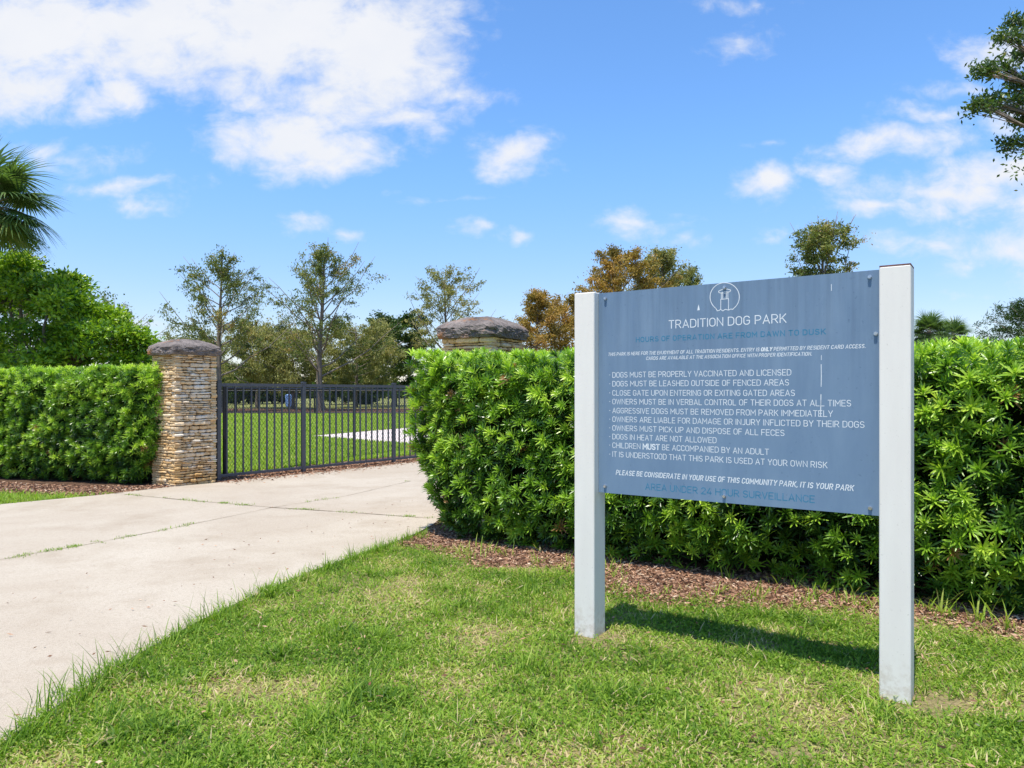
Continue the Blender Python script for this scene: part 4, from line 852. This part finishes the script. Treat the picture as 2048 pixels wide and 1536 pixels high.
def broad_tree():
    base = np.array(at(95, 16.5)); root = empty('broadleaf_tree', tuple(base)); tag(root, 'broad bright green leafy tree behind the left hedge', 'tree')
    tm, cm = MB(), MB()
    lobes = [(-90, 560, 0.0, 1.35), (20, 590, 0.2, 1.15), (95, 610, -0.5, 1.05), (150, 622, 0.3, 0.95), (60, 690, -0.6, 1.15), (190, 668, -0.2, 0.85), (245, 688, 0.1, 0.72), (285, 715, 0.3, 0.48), (150, 715, -0.5, 0.95), (-60, 700, 0.2, 1.3), (135, 556, 0.2, 0.26), (40, 532, 0.2, 0.34), (222, 622, 0.2, 0.32), (268, 668, 0.1, 0.26)]
    k = 0
    for px, py, dy, R in lobes:
        Y = 16.5 + dy; c = np.array(at(px, Y, py + 14)) - base; R *= 0.93
        st = np.array((rng.normal(-0.2, 0.25), rng.normal(0, 0.2), -0.05)); lb = limb(st, c, 0.12, 8, 0.04); tm.tube(lb, np.linspace(0.085, 0.02, 8), 6, 0.5)
        nsb = int(4 + 7 * R); sd_ = rand_dirs(nsb); sd_[:, 2] = np.abs(sd_[:, 2]) * np.where(rng.random(nsb) < 0.7, 1, -0.8)
        subc = c + sd_ * R * rng.uniform(0.5, 1.0, nsb)[:, None] * np.array((1, 1, 0.85)); ends = []
        for q_ in subc:
            rr_ = R * rng.uniform(0.18, 0.40) + 0.05; k_ = int(7 + 24 * rr_ ** 1.4); e_ = rand_dirs(k_); e_[:, 2] = np.abs(e_[:, 2]) * np.where(rng.random(k_) < 0.8, 1, -1)
            ends.append(q_ + e_ * rr_ * rng.uniform(0.5, 1.05, k_)[:, None] * np.array((1, 1, 0.7)))
        ends = np.concatenate(ends); nt = len(ends)
        for e in ends[::3]: tm.tube(limb(c, e, 0.05, 4), np.linspace(0.016, 0.005, 4), 3, 0.45, cap=False)
        m = 27; n = nt * m; tn = np.repeat(0.55 + rng.normal(0, 0.17, nt), m) + rng.normal(0, 0.12, n)
        pos = np.repeat(ends, m, 0) + rng.normal(size=(n, 3)) * np.repeat(rng.uniform(0.06, 0.15, nt), m)[:, None] * np.array((1, 1, 0.6)); pos[:, 2] = np.maximum(pos[:, 2], 0.25)
        ax = unit(pos - np.repeat(ends, m, 0)) + rng.normal(0, 0.6, (n, 3)) + UP * 0.1
        leaves(cm, pos, ax, rng.uniform(0.08, 0.15, n), rng.uniform(0.04, 0.07, n), np.clip(tn, 0, 1), 0.12)
    tm.build('trunk', M['bark'], root, smooth=True); cm.build('crown', M['broad'], root)
broad_tree()

def palm(label, base, H, scale, nleaf, group=None, lean=(0, 0), seed=0):
    root = empty('palm_tree', tuple(base)); tag(root, label, 'palm', group); tm, cm = MB(), MB()
    top = np.array((lean[0], lean[1], H)); tp = limb((0, 0, -0.05), top, 0, 14, 0.004); tm.tube(tp, 0.15 * scale * (1.15 - 0.25 * np.linspace(0, 1, 14)) * (1 + 0.08 * (np.arange(14) % 2)), 12, 0.35)
    for i in range(nleaf):
        a = i * 2.399963 + rng.normal(0, 0.2); el = math.radians(80 - 125 * (i / nleaf) ** 0.9 + rng.normal(0, 6)); h = np.array((math.cos(a), math.sin(a), 0.0))
        dv = h * math.cos(el) + UP * math.sin(el); pl = rng.uniform(0.55, 0.8) * scale
        p1 = top + dv * pl; pt = limb(top, p1, 0.08, 5, 0.0); tm.tube(pt, np.linspace(0.022, 0.012, 5) * scale, 4, 0.7)
        d = unit(dv - UP * 0.25); side = unit(np.cross(d, UP)); nrm = np.cross(side, d); ns = 40
        th = np.radians(np.linspace(-138, 138, ns)) + rng.normal(0, 0.03, ns)
        fold = 0.45 * np.abs(np.sin(th))
        ax = np.cos(th)[:, None] * d + np.sin(th)[:, None] * side - fold[:, None] * UP * 0.6 + 0.12 * nrm
        L = scale * rng.uniform(0.72, 0.92, ns) * (0.72 + 0.28 * np.cos(th / 1.5))
        straps(cm, np.tile(p1, (ns, 1)), ax, L, 0.048 * scale, np.clip((0.5 if i / nleaf < 0.85 else 0.85) + rng.normal(0, 0.12, ns) - 0.15 * (i / nleaf), 0, 1), np.tile(-UP * rng.uniform(0.5, 1.0), (ns, 1)), 4, (0.35, 1.0, 0.75, 0.4, 0.03), flat=np.tile(nrm, (ns, 1)))
    tm.build('trunk', M['bark'], root, smooth=True); cm.build('crown', M['palm'], root)
palm('big fan palm at the upper left edge above the broad green tree', at(-28, 15.0), EYE + (HY - 412) / F * 15.0, 1.06, 44)
palm('left one of the two low fan palms over the right end of the hedge', at(1858, 40), EYE + (HY - 668) / F * 40, 0.95, 44, 'low fan palms beyond the hedge')
palm('right one of the two low fan palms, next to the feathery tree', at(1908, 42), EYE + (HY - 674) / F * 42, 0.90, 42, 'low fan palms beyond the hedge')
tree('leafy_tree', 'dark leafy tree crown showing just below the big fan palm', 'tree', at(-30, 22), ztop(478, 22), 1.9, M['oak'], ball, 0.3, 34, 0.3, (0.10, 0.06), 40, 0.22, 0.1, 0.12)

def live_oak():
    base = np.array((9.6, 9.2, 0.0)); root = empty('live_oak', tuple(base)); tag(root, 'live oak reaching leafy branches into the upper right corner', 'tree'); tm, cm = MB(), MB()
    tm.tube(np.array([(0, 0, -0.1), (0.02, 0, 0.6), (-0.03, 0.05, 1.5), (-0.1, 0.05, 2.6)]), (0.32, 0.24, 0.21, 0.19), 10, 0.4)
    ends = [at(x, Y, y) for x, y, Y in ((2035, 45, 8.2), (2018, 75, 8.0), (2046, 112, 8.3), (1972, 140, 7.8), (2003, 130, 8.0), (2035, 165, 8.1), (1962, 208, 7.7), (1990, 205, 7.9), (2020, 212, 8.1), (2048, 190, 8.3), (2030, 284, 8.0), (2052, 245, 8.2), (2064, 222, 8.2), (2075, 60, 8.4), (2110, 130, 8.6), (2110, 235, 8.6), (2140, 200, 8.9), (2150, 40, 9.0), (2060, 150, 8.4))]
    extra = [(9.6 + math.cos(a) * r, 9.4 + math.sin(a) * r, z) for a, r, z in ((0, 2.6, 4.6), (0.9, 2.7, 5.0), (1.9, 2.4, 5.2), (-0.9, 2.4, 4.4), (-1.8, 1.9, 4.5), (0.4, 1.5, 6.0), (2.7, 1.6, 5.9), (-0.3, 3.2, 3.8), (1.4, 3.0, 4.0))]
    cl = []
    for j, e in enumerate(ends + extra):
        e = np.array(e) - base; s = np.array((-0.1, 0.05, 2.5)); br = limb(s, e, 0.10, 8, 0.035); tm.tube(br, np.linspace(0.075, 0.008, 8), 5, 0.4)
        big = j >= len(ends); R = 0.75 if big else 0.16; nn = 22 if big else 13
        for q in range(nn):
            dd = rand_dirs(1)[0] * R * rng.uniform(0.2, 1.0) * np.array((1, 1, 0.7)); cl.append((e + dd, big)); tm.tube(limb(br[-2], e + dd, 0.0, 3), (0.006, 0.004, 0.003), 3, 0.4, cap=False)
    for c, big in cl:
        m = 26 if not big else 30; sp = 0.045 if not big else 0.2
        pos = c + rng.normal(size=(m, 3)) * sp * np.array((1, 1, 0.75)); ax = rand_dirs(m) + UP * 0.15
        leaves(cm, pos, ax, rng.uniform(0.04, 0.072, m) * (1 if not big else 1.6), rng.uniform(0.017, 0.028, m) * (1 if not big else 1.6), np.clip(rng.normal(0.5, 0.1) + rng.normal(0, 0.16, m), 0, 1), 0.1)
    tm.build('trunk', M['bark'], root, smooth=True); cm.build('crown', M['oak'], root)
live_oak()

def treeline():
    mb = MB(); n = 70000; Y = rng.uniform(175, 200, n); x = rng.uniform(-0.8, 0.9, n) * Y
    top = 4.6 + 2.2 * np.array([mnoise.noise(Vector((a * 0.09, 3.0, 0))) for a in x]) + 1.2 * np.array([mnoise.noise(Vector((a * 0.31, 7.0, 0))) for a in x])
    z = top * rng.random(n) ** 0.6; tn = np.array([mnoise.noise(Vector((a * 0.2, b * 0.4, 2.0))) for a, b in zip(x, z)])
    leaves(mb, np.stack([x, Y, z], 1), rand_dirs(n), rng.uniform(0.7, 1.4, n), rng.uniform(0.4, 0.8, n), np.clip(0.55 + 0.5 * tn + rng.normal(0, 0.15, n), 0, 1), 0.1)
    tag(mb.build('treeline', M['far']), kind='stuff', label='distant low band of green trees beyond the park', cat='treeline')
treeline()
def blue_bin():
    b = at(577, 53); root = empty('litter_bin', b); tag(root, 'pale blue bin beyond the far fence, left of the tallest cypress', 'bin')
    mb = MB(); mb.tube([(0, 0, 0.35), (0, 0, 0.4), (0, 0, 0.9), (0, 0, 1.15)], (0.15, 0.19, 0.23, 0.24), 14); mb.build('body', M['bluebin'], root, smooth=False)
    mb = MB(); mb.tube([(0, 0, 1.152), (0, 0, 1.2), (0, 0, 1.25)], (0.25, 0.25, 0.12), 14); mb.build('lid', M['bluebin'], root)
    mb = MB(); mb.tube([(0, 0.26, 0), (0, 0.26, 0.6), (0, 0.26, 1.2)], 0.03, 6); mb.tube([(0, 0.26, 0.8), (0, 0.24, 0.8), (0, 0.2, 0.8)], 0.02, 5); mb.build('post', M['black'], root)
blue_bin()
